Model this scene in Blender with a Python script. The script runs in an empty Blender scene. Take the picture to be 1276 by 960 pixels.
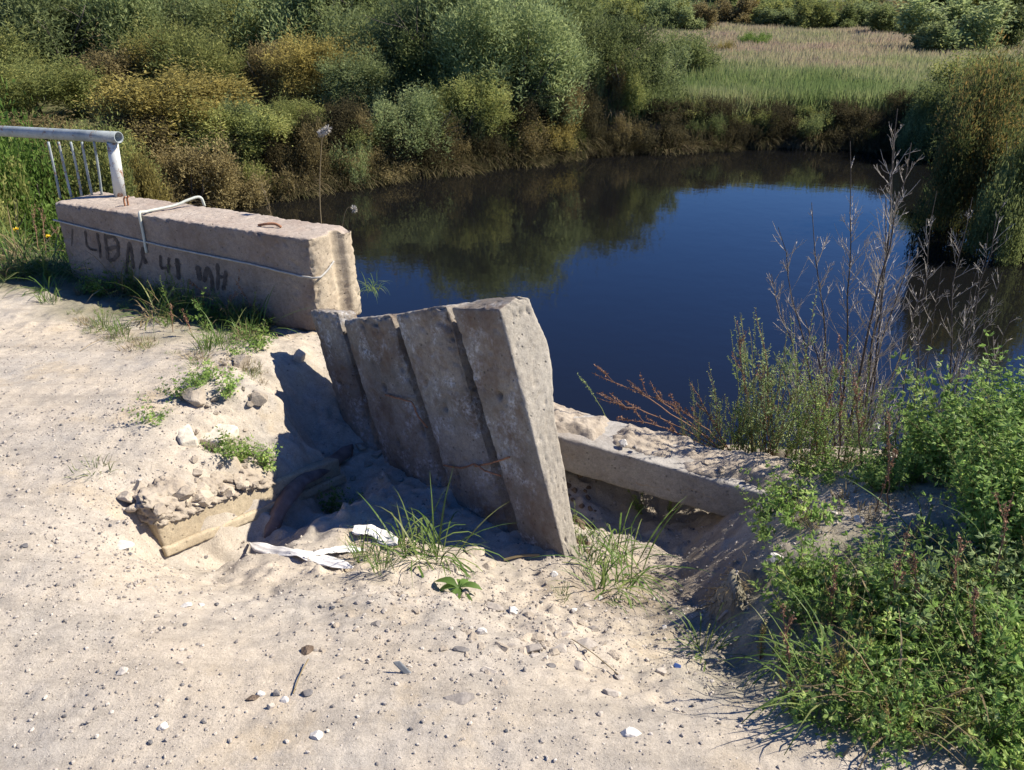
import bpy, math, random
import numpy as np
from mathutils import Vector, Matrix

# ------------------------------------------------------------------ camera, sky, sun, exposure
S = bpy.context.scene
COL = S.collection
PITCH = math.radians(26.1)
CAM_Z = 1.6
cam_d = bpy.data.cameras.new("camera")
cam_d.sensor_width = 36.0
cam_d.lens = 36.0 * 1000.0 / 1276.0
cam_d.clip_start = 0.05
cam_d.clip_end = 3000.0
cam = bpy.data.objects.new("camera", cam_d)
cam.location = (0, 0, CAM_Z)
cam.rotation_euler = (math.radians(90) - PITCH, 0, 0)
COL.objects.link(cam)
S.camera = cam

SUN_EL = math.radians(43)
SUN_PHI = math.radians(12)          # angle from +X towards +Y
w = bpy.data.worlds.new("World")
S.world = w
w.use_nodes = True
nt = w.node_tree
bg = nt.nodes["Background"]
sky = nt.nodes.new("ShaderNodeTexSky")
sky.sky_type = 'NISHITA'
sky.sun_disc = False
sky.sun_elevation = SUN_EL
sky.sun_rotation = math.radians(90) - SUN_PHI
sky.air_density = 1.0
sky.dust_density = 0.15
sky.ozone_density = 6.0
hsw = nt.nodes.new("ShaderNodeHueSaturation")
hsw.inputs['Saturation'].default_value = 1.24
hsw.inputs['Hue'].default_value = 0.515
nt.links.new(sky.outputs[0], hsw.inputs['Color'])
nt.links.new(hsw.outputs[0], bg.inputs[0])
bg.inputs[1].default_value = 0.076
sun_d = bpy.data.lights.new("sun", 'SUN')
sun_d.energy = 4.9
sun_d.angle = math.radians(0.5)
sun_d.color = (1.0, 0.925, 0.80)
sun = bpy.data.objects.new("sun", sun_d)
sdir = Vector((math.cos(SUN_EL) * math.cos(SUN_PHI), math.cos(SUN_EL) * math.sin(SUN_PHI), math.sin(SUN_EL)))
sun.rotation_euler = sdir.to_track_quat('Z', 'Y').to_euler()
sun.location = (20, 5, 20)
COL.objects.link(sun)
S.view_settings.view_transform = 'Standard'
S.view_settings.look = 'None'
S.view_settings.gamma = 1.0
S.view_settings.exposure = 1.0
S.cycles.max_bounces = 6
S.cycles.diffuse_bounces = 3
S.cycles.glossy_bounces = 3
S.cycles.transmission_bounces = 3
S.cycles.transparent_max_bounces = 4
S.cycles.use_denoising = True

# ------------------------------------------------------------------ helpers
CP, SP = math.cos(PITCH), math.sin(PITCH)

def ray(px, py):
    x = (px - 638) / 1000.0
    y = (480 - py) / 1000.0
    return np.array([x, CP + SP * y, -SP + CP * y])

def PZ(px, py, z):
    d = ray(px, py)
    t = (z - CAM_Z) / d[2]
    return np.array([d[0] * t, d[1] * t, z])

def PY(px, py, Y):
    d = ray(px, py)
    t = Y / d[1]
    return np.array([d[0] * t, Y, CAM_Z + d[2] * t])

def PPL(px, py, p0, n):
    d = ray(px, py)
    o = np.array([0, 0, CAM_Z])
    t = np.dot(np.asarray(p0) - o, n) / np.dot(d, n)
    return o + d * t

D = np.array([0.889, -0.459, 0.0])      # along the road edge, towards the right
NB = np.array([0.459, 0.889, 0.0])      # away from the road, towards the river
UP = np.array([0, 0, 1.0])

def _hash(ix, iy, iz, seed):
    h = (ix * 374761393 + iy * 668265263 + iz * 2147483647 + seed * 974711) & 0xFFFFFFFF
    h = ((h ^ (h >> 13)) * 1274126177) & 0xFFFFFFFF
    h = h ^ (h >> 16)
    return (h & 0xFFFFFF) / float(0xFFFFFF)

_ROT = np.array(Matrix.Rotation(0.7, 3, 'X') @ Matrix.Rotation(0.5, 3, 'Y') @ Matrix.Rotation(0.9, 3, 'Z'))

def vnoise(p, seed=0):
    p = np.asarray(p, dtype=np.float64) @ _ROT + seed * 3.17
    i = np.floor(p).astype(np.int64)
    f = p - i
    f = f * f * (3 - 2 * f)
    r = 0
    for dx in (0, 1):
        wx = f[..., 0] if dx else 1 - f[..., 0]
        for dy in (0, 1):
            wy = f[..., 1] if dy else 1 - f[..., 1]
            for dz in (0, 1):
                wz = f[..., 2] if dz else 1 - f[..., 2]
                r = r + wx * wy * wz * _hash(i[..., 0] + dx, i[..., 1] + dy, i[..., 2] + dz, seed)
    return r * 2 - 1

def n2(x, y, s, seed=0):
    return vnoise(np.stack([x / s, y / s, np.zeros_like(x) + 0.37], -1), seed)

def fbm(p, octs=4, seed=0):
    r, a, t = 0, 1.0, 0
    for k in range(octs):
        r = r + a * vnoise(np.asarray(p) * (2 ** k), seed + k)
        t += a
        a *= 0.5
    return r / t

def sstep(a, b, x):
    t = np.clip((x - a) / (b - a), 0, 1)
    return t * t * (3 - 2 * t)

def mesh_np(name, verts, quads=None, tris=None, tone=None, smooth=False):
    me = bpy.data.meshes.new(name)
    verts = np.asarray(verts, dtype=np.float32)
    nq = 0 if quads is None else len(quads)
    nt_ = 0 if tris is None else len(tris)
    loops = []
    if nq: loops.append(np.asarray(quads, dtype=np.int32).ravel())
    if nt_: loops.append(np.asarray(tris, dtype=np.int32).ravel())
    loops = np.concatenate(loops)
    me.vertices.add(len(verts)); me.vertices.foreach_set('co', verts.ravel())
    me.loops.add(len(loops)); me.loops.foreach_set('vertex_index', loops)
    me.polygons.add(nq + nt_)
    st = np.concatenate([np.arange(nq) * 4, nq * 4 + np.arange(nt_) * 3]).astype(np.int32)
    me.polygons.foreach_set('loop_start', st)
    me.polygons.foreach_set('use_smooth', np.full(nq + nt_, smooth))
    if tone is not None:
        a = me.attributes.new('tone', 'FLOAT', 'POINT')
        a.data.foreach_set('value', np.asarray(tone, dtype=np.float32))
    me.update(calc_edges=True)
    me.validate()
    return me

def link(name, me, mat=None, parent=None):
    o = bpy.data.objects.new(name, me)
    COL.objects.link(o)
    if mat is not None:
        me.materials.append(mat)
    if parent is not None:
        o.parent = parent
    return o

def tag(o, label=None, cat=None, group=None, kind=None):
    if label: o['label'] = label
    if cat: o['category'] = cat
    if group: o['group'] = group
    if kind: o['kind'] = kind
    return o

def thing(name, loc, label, cat, group=None, rz=0.0, sc=1.0):
    o = bpy.data.objects.new(name, None)
    o.empty_display_size = 0.1
    COL.objects.link(o)
    o.location = tuple(loc)
    o.rotation_euler = (0, 0, rz)
    o.scale = (sc, sc, sc) if not hasattr(sc, '__len__') else tuple(sc)
    tag(o, label, cat, group)
    return o

def dup(root, loc, label, rz=0.0, sc=1.0, group=None, mats=None):
    r = root.copy()
    COL.objects.link(r)
    r.location = tuple(loc)
    r.rotation_euler = (0, 0, rz)
    r.scale = (sc, sc, sc) if not hasattr(sc, '__len__') else tuple(sc)
    r['label'] = label
    if group: r['group'] = group
    elif 'group' in r: del r['group']
    for ch in list(root.children):
        c = ch.copy()
        COL.objects.link(c)
        c.parent = r
        if mats and ch.name.split('.')[0] in mats:
            c.material_slots[0].link = 'OBJECT'
            c.material_slots[0].material = mats[ch.name.split('.')[0]]
    return r

class MB:
    def __init__(s):
        s.v, s.q, s.t, s.c, s.n = [], [], [], [], 0
    def add(s, v, q=None, t=None, tone=0.5):
        v = np.asarray(v, dtype=np.float64).reshape(-1, 3)
        s.v.append(v)
        if q is not None and len(q): s.q.append(np.asarray(q).reshape(-1, 4) + s.n)
        if t is not None and len(t): s.t.append(np.asarray(t).reshape(-1, 3) + s.n)
        s.c.append(np.full(len(v), tone) if np.isscalar(tone) else np.asarray(tone))
        s.n += len(v)
    def tube(s, pts, rad, sides=5, tone=0.5, cap=True):
        pts = np.asarray(pts, dtype=np.float64)
        n = len(pts)
        rad = np.full(n, rad) if np.isscalar(rad) else np.asarray(rad)
        tan = np.gradient(pts, axis=0)
        tan /= np.linalg.norm(tan, axis=1)[:, None] + 1e-9
        ref = np.array([0, 0, 1.0]) if abs(tan[0][2]) < 0.9 else np.array([1.0, 0, 0])
        a = np.cross(tan, ref); a /= np.linalg.norm(a, axis=1)[:, None] + 1e-9
        b = np.cross(tan, a)
        th = np.arange(sides) * 2 * math.pi / sides
        ring = (a[:, None, :] * np.cos(th)[None, :, None] + b[:, None, :] * np.sin(th)[None, :, None]) * rad[:, None, None] + pts[:, None, :]
        v = ring.reshape(-1, 3)
        i = np.arange(n - 1)[:, None] * sides
        j = np.arange(sides)[None, :]
        k = (j + 1) % sides
        q = np.stack([i + j, i + k, i + sides + k, i + sides + j], -1).reshape(-1, 4)
        t = []
        if cap:
            v = np.concatenate([v, pts[:1], pts[-1:]])
            c0, c1 = n * sides, n * sides + 1
            for jj in range(sides):
                kk = (jj + 1) % sides
                t.append((c0, kk, jj)); t.append((c1, (n - 1) * sides + jj, (n - 1) * sides + kk))
        s.add(v, q, t, tone)
    def blade(s, pts, width, side, tone=0.5):
        """flat ribbon, tapering to its tip"""
        pts = np.asarray(pts, dtype=np.float64)
        n = len(pts)
        u = np.linspace(0, 1, n)
        wd = width * np.clip(np.minimum(0.55 + u * 1.5, (1 - u) * 2.2), 0.03, 1) * 0.5
        L = pts - side * wd[:, None]; R = pts + side * wd[:, None]
        v = np.stack([L, R], 1).reshape(-1, 3)
        q = [(2 * i, 2 * i + 1, 2 * i + 3, 2 * i + 2) for i in range(n - 1)]
        s.add(v, q, None, tone)
    def leaves(s, pos, ax, side, L, W, tone):
        """one folded rhombus per leaf, all at once"""
        n = len(pos)
        if n == 0: return
        L = np.broadcast_to(np.asarray(L, float), (n,))[:, None]
        W = np.broadcast_to(np.asarray(W, float), (n,))[:, None]
        nr = np.cross(ax, side)
        m = pos + ax * L * 0.45
        v = np.stack([pos, m + side * W * 0.5 + nr * W * 0.18, pos + ax * L, m - side * W * 0.5 + nr * W * 0.18], 1).reshape(-1, 3)
        i = np.arange(n)[:, None] * 4
        t = np.concatenate([i + np.array([[0, 1, 2]]), i + np.array([[0, 2, 3]])])
        s.add(v, None, t, np.repeat(np.broadcast_to(tone, (n,)), 4))
    def mesh(s, name, smooth=False):
        v = np.concatenate(s.v)
        q = np.concatenate(s.q) if s.q else None
        t = np.concatenate(s.t) if s.t else None
        return mesh_np(name, v, q, t, np.concatenate(s.c), smooth)
    def build(s, name, mat, parent=None, smooth=False):
        return link(name, s.mesh(name, smooth), mat, parent)

def unit(a):
    a = np.asarray(a, float)
    return a / (np.linalg.norm(a, axis=-1, keepdims=True) + 1e-9)

def rand_dirs(rng, n):
    return unit(rng.normal(size=(n, 3)))

# ------------------------------------------------------------------ materials
def new_mat(name):
    m = bpy.data.materials.new(name)
    m.use_nodes = True
    nt = m.node_tree
    for n in list(nt.nodes): nt.nodes.remove(n)
    out = nt.nodes.new('ShaderNodeOutputMaterial')
    return m, nt, out

def N(nt, typ, **kw):
    n = nt.nodes.new(typ)
    for k, v in kw.items():
        if k.startswith('i_'):
            n.inputs[k[2:].replace('_', ' ')].default_value = v
        else:
            setattr(n, k, v)
    return n

def ramp(nt, fac, stops, interp='LINEAR'):
    r = nt.nodes.new('ShaderNodeValToRGB')
    r.color_ramp.interpolation = interp
    e = r.color_ramp.elements
    while len(e) < len(stops): e.new(0.5)
    for el, (p, c) in zip(e, stops):
        el.position = p
        el.color = (c[0], c[1], c[2], 1) if hasattr(c, '__len__') else (c, c, c, 1)
    nt.links.new(fac, r.inputs[0])
    return r.outputs[0]

def mixc(nt, fac, a, b, mode='MIX'):
    m = nt.nodes.new('ShaderNodeMix')
    m.data_type = 'RGBA'; m.blend_type = mode
    for sck, v in ((m.inputs[0], fac), (m.inputs[6], a), (m.inputs[7], b)):
        if isinstance(v, bpy.types.NodeSocket): nt.links.new(v, sck)
        elif hasattr(v, '__len__'): sck.default_value = (v[0], v[1], v[2], 1)
        else: sck.default_value = v
    return m.outputs[2]

def noise(nt, scale, detail=4, rough=0.6, co='Object', w=None, vec=None):
    n = nt.nodes.new('ShaderNodeTexNoise')
    n.inputs['Scale'].default_value = scale
    n.inputs['Detail'].default_value = detail
    n.inputs['Roughness'].default_value = rough
    if vec is None:
        tc = nt.nodes.get('TC') or nt.nodes.new('ShaderNodeTexCoord')
        tc.name = 'TC'
        vec = tc.outputs[co]
    nt.links.new(vec, n.inputs['Vector'])
    return n.outputs['Fac']

def math_n(nt, op, a, b=0.0, c=None):
    m = nt.nodes.new('ShaderNodeMath'); m.operation = op
    for i, v in enumerate((a, b, c)):
        if v is None: continue
        if isinstance(v, bpy.types.NodeSocket): nt.links.new(v, m.inputs[i])
        else: m.inputs[i].default_value = v
    return m.outputs[0]

def bump(nt, h, dist, strength=1.0, prev=None):
    b = nt.nodes.new('ShaderNodeBump')
    b.inputs['Strength'].default_value = strength
    b.inputs['Distance'].default_value = dist
    nt.links.new(h, b.inputs['Height'])
    if prev is not None: nt.links.new(prev, b.inputs['Normal'])
    return b.outputs[0]

def attr(nt, name='tone'):
    a = nt.nodes.new('ShaderNodeAttribute'); a.attribute_name = name
    return a.outputs['Fac']

def principled(nt, out, col, rough=0.9, nrm=None, spec=0.3, metal=0.0):
    p = nt.nodes.new('ShaderNodeBsdfPrincipled')
    for k, v in (('Base Color', col), ('Roughness', rough), ('Metallic', metal)):
        if isinstance(v, bpy.types.NodeSocket): nt.links.new(v, p.inputs[k])
        elif hasattr(v, '__len__'): p.inputs[k].default_value = (v[0], v[1], v[2], 1)
        else: p.inputs[k].default_value = v
    p.inputs['Specular IOR Level'].default_value = spec
    if nrm is not None: nt.links.new(nrm, p.inputs['Normal'])
    if out is not None: nt.links.new(p.outputs[0], out.inputs[0])
    return p

def leaf_mat(name, cols, transl=0.35, rough=0.55, spec=0.2, var=0.25, gain=1.0):
    cols = [tuple(min(.85, c * gain) for c in k) for k in cols]
    m, nt, out = new_mat(name)
    c = ramp(nt, attr(nt), [(i / (len(cols) - 1), k) for i, k in enumerate(cols)])
    oi = nt.nodes.new('ShaderNodeObjectInfo')
    v = math_n(nt, 'MULTIPLY_ADD', oi.outputs['Random'], var, 1 - var * 0.5)
    hs = nt.nodes.new('ShaderNodeHueSaturation')
    nt.links.new(c, hs.inputs['Color']); nt.links.new(v, hs.inputs['Value'])
    p = principled(nt, None, hs.outputs[0], rough, spec=spec)
    tr = nt.nodes.new('ShaderNodeBsdfTranslucent')
    nt.links.new(hs.outputs[0], tr.inputs[0])
    mx = nt.nodes.new('ShaderNodeMixShader'); mx.inputs[0].default_value = transl
    nt.links.new(p.outputs[0], mx.inputs[1]); nt.links.new(tr.outputs[0], mx.inputs[2])
    nt.links.new(mx.outputs[0], out.inputs[0])
    return m

def plain_mat(name, cols, rough=0.85, scale=12, bscale=60, bdist=0.002, spec=0.25, metal=0.0):
    m, nt, out = new_mat(name)
    c = ramp(nt, noise(nt, scale, 6, 0.65), [(0.3, cols[0]), (0.7, cols[1])])
    nr = bump(nt, noise(nt, bscale, 5, 0.7), bdist) if bdist else None
    principled(nt, out, c, rough, nr, spec, metal)
    return m

def stone_mat(name, cols, spec=0.3):
    """colour runs along 'tone' per pebble, with a fine speckle"""
    m, nt, out = new_mat(name)
    c = ramp(nt, attr(nt), [(i / (len(cols) - 1), k) for i, k in enumerate(cols)])
    sp = ramp(nt, noise(nt, 70, 4, 0.7), [(0.3, 0.72), (0.7, 1.15)])
    c = mixc(nt, 1.0, c, sp, 'MULTIPLY')
    principled(nt, out, c, 0.85, bump(nt, noise(nt, 90, 4, 0.7), 0.003), spec)
    return m

def concrete_mat(name, base, dark, stain, stain_amt=0.5, pale=None, bl=0.0):
    m, nt, out = new_mat(name)
    tc = N(nt, 'ShaderNodeTexCoord')
    oi = N(nt, 'ShaderNodeObjectInfo')
    va = N(nt, 'ShaderNodeVectorMath', operation='MULTIPLY_ADD')
    cb = N(nt, 'ShaderNodeCombineXYZ')
    for k_ in range(3): nt.links.new(oi.outputs['Random'], cb.inputs[k_])
    nt.links.new(cb.outputs[0], va.inputs[0]); va.inputs[1].default_value = (37, 61, 23); nt.links.new(tc.outputs['Object'], va.inputs[2])
    vv = va.outputs[0]
    def noise(nt, a, b_, c_, _n=globals()['noise']): return _n(nt, a, b_, c_, vec=vv)
    big = noise(nt, 3.0, 5, 0.6)
    fine = noise(nt, 45, 6, 0.75)
    c = ramp(nt, big, [(0.3, dark), (0.62, base)])
    sp = ramp(nt, fine, [(0.3, 0.7), (0.5, 0.98), (0.72, 1.22)])
    ag = noise(nt, 150, 3, 0.8)
    sp = mixc(nt, 0.8, sp, ramp(nt, ag, [(0.32, 0.45), (0.42, 0.95), (0.6, 1.05), (0.7, 1.5)]), 'MULTIPLY')
    c = mixc(nt, 0.85, c, sp, 'MULTIPLY')
    if pale is not None:
        f = ramp(nt, noise(nt, 6.5, 6, 0.72), [(0.50, 0.0), (0.62, 1.0)])
        f2 = ramp(nt, noise(nt, 60, 4, 0.7), [(0.42, 0.0), (0.6, 1.0)])
        f = mixc(nt, 1.0, f, f2, 'MULTIPLY')
        c = mixc(nt, f, c, pale)
    st = ramp(nt, noise(nt, 4.3, 7, 0.7), [(0.5, 0.0), (0.66, stain_amt)])
    c = mixc(nt, st, c, stain)
    vo = nt.nodes.new('ShaderNodeTexVoronoi'); vo.inputs['Scale'].default_value = 34
    nt.links.new(vv, vo.inputs['Vector'])
    pit = ramp(nt, vo.outputs['Distance'], [(0.07, 0.0), (0.2, 1.0)])
    pm = ramp(nt, noise(nt, 9, 3, 0.6), [(0.46, 1.0), (0.54, 0.0)])
    pit = mixc(nt, 1.0, pit, pm, 'LIGHTEN')
    c = mixc(nt, 0.5, c, pit, 'MULTIPLY')
    h = math_n(nt, 'ADD', math_n(nt, 'MULTIPLY', fine, 0.6), math_n(nt, 'MULTIPLY', pit, 0.5))
    nr = bump(nt, h, 0.006, 0.9)
    nr = bump(nt, noise(nt, 170, 4, 0.8), 0.0015, 0.9, nr)
    principled(nt, out, c, 0.93, nr, 0.2)
    return m

def ground_mat(name, dry=(0.44, 0.378, 0.298), grey=(0.375, 0.338, 0.288), yellow=(0.43, 0.345, 0.235)):
    m, nt, out = new_mat(name)
    a = ramp(nt, noise(nt, 1.6, 6, 0.6), [(0.36, grey), (0.6, dry)])
    y = ramp(nt, noise(nt, 2.7, 5, 0.65), [(0.54, 0.0), (0.70, 0.8)])
    c = mixc(nt, y, a, yellow)
    mp = N(nt, 'ShaderNodeMapping'); mp.inputs['Rotation'].default_value = (0, 0, 0.62); mp.inputs['Scale'].default_value = (0.55, 4.2, 1)
    nt.links.new(nt.nodes['TC'].outputs['Object'], mp.inputs['Vector'])
    stk = ramp(nt, noise(nt, 2.4, 6, 0.7, vec=mp.outputs[0]), [(0.34, 0.80), (0.5, 1.0), (0.68, 1.14)])
    c = mixc(nt, 0.9, c, stk, 'MULTIPLY')
    sp = ramp(nt, noise(nt, 160, 4, 0.8), [(0.30, 0.50), (0.43, 0.94), (0.58, 1.05), (0.72, 1.35)])
    c = mixc(nt, 0.9, c, sp, 'MULTIPLY')
    sp2 = ramp(nt, noise(nt, 32, 5, 0.75), [(0.3, 0.78), (0.65, 1.1)])
    c = mixc(nt, 0.8, c, sp2, 'MULTIPLY')
    soil = ramp(nt, noise(nt, 14, 6, 0.7), [(0.3, (0.10, 0.075, 0.052)), (0.7, (0.21, 0.165, 0.12))])
    c = mixc(nt, attr(nt, 'soil'), c, soil)
    turf = ramp(nt, noise(nt, 7, 6, 0.7), [(0.3, (0.045, 0.06, 0.022)), (0.55, (0.10, 0.10, 0.045)), (0.75, (0.17, 0.14, 0.08))])
    c = mixc(nt, attr(nt, 'turf'), c, turf)
    nr = bump(nt, noise(nt, 60, 6, 0.75), 0.006, 0.9)
    nr = bump(nt, noise(nt, 260, 4, 0.8), 0.002, 0.9, nr)
    principled(nt, out, c, 0.97, nr, 0.12)
    return m

M = {}
M['ground'] = ground_mat('sandy_ground')
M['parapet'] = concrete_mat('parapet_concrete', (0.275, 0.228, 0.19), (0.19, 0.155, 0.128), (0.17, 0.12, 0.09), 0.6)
M['parapet_top'] = concrete_mat('paler_top_concrete', (0.38, 0.325, 0.27), (0.30, 0.245, 0.20), (0.26, 0.19, 0.15), 0.5)  # top face of the parapet, set paler than its front
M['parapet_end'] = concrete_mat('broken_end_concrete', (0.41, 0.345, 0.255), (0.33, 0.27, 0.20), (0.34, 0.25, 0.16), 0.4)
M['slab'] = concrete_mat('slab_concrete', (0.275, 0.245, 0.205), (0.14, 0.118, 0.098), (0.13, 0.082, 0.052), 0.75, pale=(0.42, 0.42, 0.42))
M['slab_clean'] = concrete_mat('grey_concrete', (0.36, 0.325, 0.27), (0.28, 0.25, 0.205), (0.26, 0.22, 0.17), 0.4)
M['beam'] = concrete_mat('beam_concrete', (0.34, 0.32, 0.29), (0.24, 0.22, 0.195), (0.22, 0.17, 0.13), 0.4)
M['yellow_concrete'] = concrete_mat('yellow_concrete', (0.40, 0.335, 0.235), (0.33, 0.27, 0.185), (0.31, 0.235, 0.15), 0.4)
M['mortar'] = plain_mat('mortar', ((0.36, 0.30, 0.225), (0.52, 0.45, 0.36)), 0.95, 14, 50, 0.008)
M['palemortar'] = plain_mat('pale_mortar', ((0.48, 0.43, 0.34), (0.62, 0.56, 0.46)), 0.95, 14, 50, 0.006)
M['soilclod'] = plain_mat('dry_soil', ((0.27, 0.225, 0.175), (0.40, 0.345, 0.275)), 0.97, 12, 40, 0.01)
M['darksoil'] = plain_mat('dark_soil', ((0.10, 0.07, 0.048), (0.20, 0.15, 0.11)), 0.97, 18, 40, 0.012)
M['stone'] = stone_mat('stone', [(0.10, 0.10, 0.105), (0.26, 0.23, 0.20), (0.42, 0.37, 0.31), (0.50, 0.46, 0.41), (0.60, 0.57, 0.52)])
M['rust'] = plain_mat('rusty_steel', ((0.16, 0.07, 0.04), (0.42, 0.21, 0.11)), 0.85, 60, 120, 0.001)
M['greenrod'] = plain_mat('pale_painted_rod', ((0.40, 0.43, 0.37), (0.56, 0.57, 0.50)), 0.6, 30, 90, 0.001)
M['wire'] = plain_mat('grey_wire', ((0.25, 0.24, 0.22), (0.42, 0.40, 0.36)), 0.7, 40, 90, 0.001)
M['paint'] = plain_mat('black_spray_paint', ((0.025, 0.021, 0.02), (0.13, 0.105, 0.088)), 0.9, 22, 90, 0.0)
M['blade'] = leaf_mat('grass_blade', [(0.045, 0.09, 0.018), (0.10, 0.17, 0.035), (0.16, 0.22, 0.06), (0.30, 0.26, 0.12)], 0.35, 0.5)
M['drygrass'] = leaf_mat('dry_grass', [(0.12, 0.09, 0.05), (0.22, 0.17, 0.09), (0.34, 0.27, 0.16)], 0.25, 0.8)
M['sedge'] = leaf_mat('sedge', [(0.05, 0.055, 0.022), (0.11, 0.095, 0.045), (0.19, 0.15, 0.085)], 0.35, 0.8, 0.05, var=.5, gain=1.1)
M['herb'] = leaf_mat('herb_leaf', [(0.055, 0.10, 0.024), (0.115, 0.185, 0.045), (0.20, 0.28, 0.075), (0.38, 0.38, 0.14)], 0.5, 0.5, var=.5, gain=1.6)
M['herbyellow'] = leaf_mat('yellowing_leaf', [(0.14, 0.15, 0.04), (0.26, 0.25, 0.07), (0.38, 0.33, 0.11), (0.34, 0.22, 0.09)], 0.35, 0.6, var=.4)
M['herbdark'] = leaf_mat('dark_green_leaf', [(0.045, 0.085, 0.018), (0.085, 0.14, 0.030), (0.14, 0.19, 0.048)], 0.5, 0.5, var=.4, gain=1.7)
M['herbgrey'] = leaf_mat('grey_green_leaf', [(0.10, 0.15, 0.06), (0.19, 0.25, 0.10), (0.36, 0.40, 0.17)], 0.42, 0.6, var=.5, gain=1.25)
M['stemgreen'] = leaf_mat('green_stem', [(0.08, 0.12, 0.03), (0.16, 0.17, 0.06), (0.25, 0.16, 0.08)], 0.1, 0.6)
M['dryred'] = leaf_mat('dry_red_stalk', [(0.13, 0.06, 0.04), (0.24, 0.13, 0.08), (0.36, 0.24, 0.15)], 0.15, 0.8)
M['twig'] = plain_mat('bare_twig', ((0.24, 0.205, 0.165), (0.50, 0.45, 0.385)), 0.6, 30, 100, 0.0, 0.4)
M['bark'] = plain_mat('dark_bark', ((0.035, 0.03, 0.028), (0.10, 0.085, 0.075)), 0.8, 40, 100, 0.001)
M['trunk'] = plain_mat('tree_bark', ((0.05, 0.042, 0.035), (0.14, 0.12, 0.10)), 0.9, 8, 30, 0.01)
M['yellowflower'] = plain_mat('yellow_petal', ((0.75, 0.50, 0.02), (0.85, 0.62, 0.04)), 0.6, 30, 90, 0.0)
M['whiteflower'] = plain_mat('white_petal', ((0.65, 0.65, 0.58), (0.8, 0.8, 0.74)), 0.6, 30, 90, 0.0)
M['fluff'] = plain_mat('reed_fluff', ((0.36, 0.33, 0.28), (0.58, 0.55, 0.50)), 0.9, 30, 90, 0.0)
# leaves of the far trees
M['f_willow'] = leaf_mat('willow_leaf', [(0.050, 0.066, 0.029), (0.092, 0.112, 0.047), (0.16, 0.178, 0.078)], 0.42, 0.7, 0.12, var=0.45, gain=2.35)
M['f_dark'] = leaf_mat('dark_leaf', [(0.036, 0.046, 0.017), (0.064, 0.078, 0.028), (0.105, 0.118, 0.044)], 0.42, 0.7, 0.12, var=0.45, gain=2.35)
M['f_olive'] = leaf_mat('olive_leaf', [(0.055, 0.065, 0.022), (0.10, 0.112, 0.035), (0.17, 0.165, 0.055)], 0.42, 0.7, 0.12, var=0.45, gain=2.35)
M['f_yellow'] = leaf_mat('yellow_leaf', [(0.075, 0.066, 0.022), (0.140, 0.118, 0.036), (0.235, 0.19, 0.058)], 0.42, 0.7, 0.12, var=0.45, gain=1.95)
M['f_brown'] = leaf_mat('brown_leaf', [(0.056, 0.046, 0.021), (0.105, 0.084, 0.037), (0.165, 0.135, 0.062)], 0.42, 0.7, 0.12, var=0.45, gain=2.1)
M['f_rust'] = leaf_mat('rust_leaf', [(0.05, 0.03, 0.018), (0.10, 0.055, 0.03), (0.17, 0.10, 0.055)], 0.42, 0.7, 0.12, var=0.45, gain=2.35)
M['f_scrub'] = leaf_mat('dark_scrub_leaf', [(0.040, 0.036, 0.018), (0.075, 0.065, 0.032), (0.125, 0.105, 0.052)], 0.3, 0.8, 0.08, var=0.5, gain=1.15)
M['f_bright'] = leaf_mat('bright_leaf', [(0.05, 0.085, 0.018), (0.09, 0.15, 0.03), (0.16, 0.22, 0.05)], 0.42, 0.7, 0.12, var=0.45, gain=1.2)
M['f_gold'] = leaf_mat('gold_leaf', [(0.22, 0.15, 0.02), (0.38, 0.27, 0.03), (0.5, 0.38, 0.06)], 0.42, 0.7, 0.12, var=0.45, gain=1.3)
M['f_mix'] = leaf_mat('turning_leaf', [(0.035, 0.05, 0.02), (0.07, 0.09, 0.03), (0.11, 0.12, 0.04), (0.16, 0.12, 0.04), (0.25, 0.16, 0.05)], 0.42, 0.7, 0.12, var=0.45, gain=1.8)
M['meadow'] = leaf_mat('meadow_grass', [(0.085, 0.115, 0.040), (0.125, 0.145, 0.060), (0.165, 0.165, 0.085), (0.205, 0.175, 0.11), (0.20, 0.15, 0.11)], 0.45, 0.8, 0.05, var=0.0, gain=1.95)

def water_mat():
    m, nt, out = new_mat('dark_river_water')
    tc = N(nt, 'ShaderNodeTexCoord'); tc.name = 'TC'
    h = noise(nt, 2.2, 3, 0.5)
    nr = bump(nt, h, 0.008, 0.35)
    nr = bump(nt, noise(nt, 9, 3, 0.6), 0.0015, 0.35, nr)
    p = principled(nt, out, (0.006, 0.006, 0.006), 0.025, nr, 0.5)
    p.inputs['IOR'].default_value = 1.37
    return m
M['water'] = water_mat()

# ------------------------------------------------------------------ terrain
WATER_Z = -3.0
POOL = np.array([(-7.5, 20.2), (-8, 16), (-7.5, 10), (-4, 7.5), (-1, 5.6), (1, 5.2), (4, 6.2), (6.4, 8.2), (8.6, 11.5), (10.0, 14.5),
                 (10.6, 17.8), (13.0, 21.0), (13.5, 25), (12.0, 26.6), (9, 27.2), (5.5, 26.6), (2.9, 26.0), (1.2, 24.9), (-.9, 23.9), (-3.4, 22), (-5.9, 20.2)])

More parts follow.
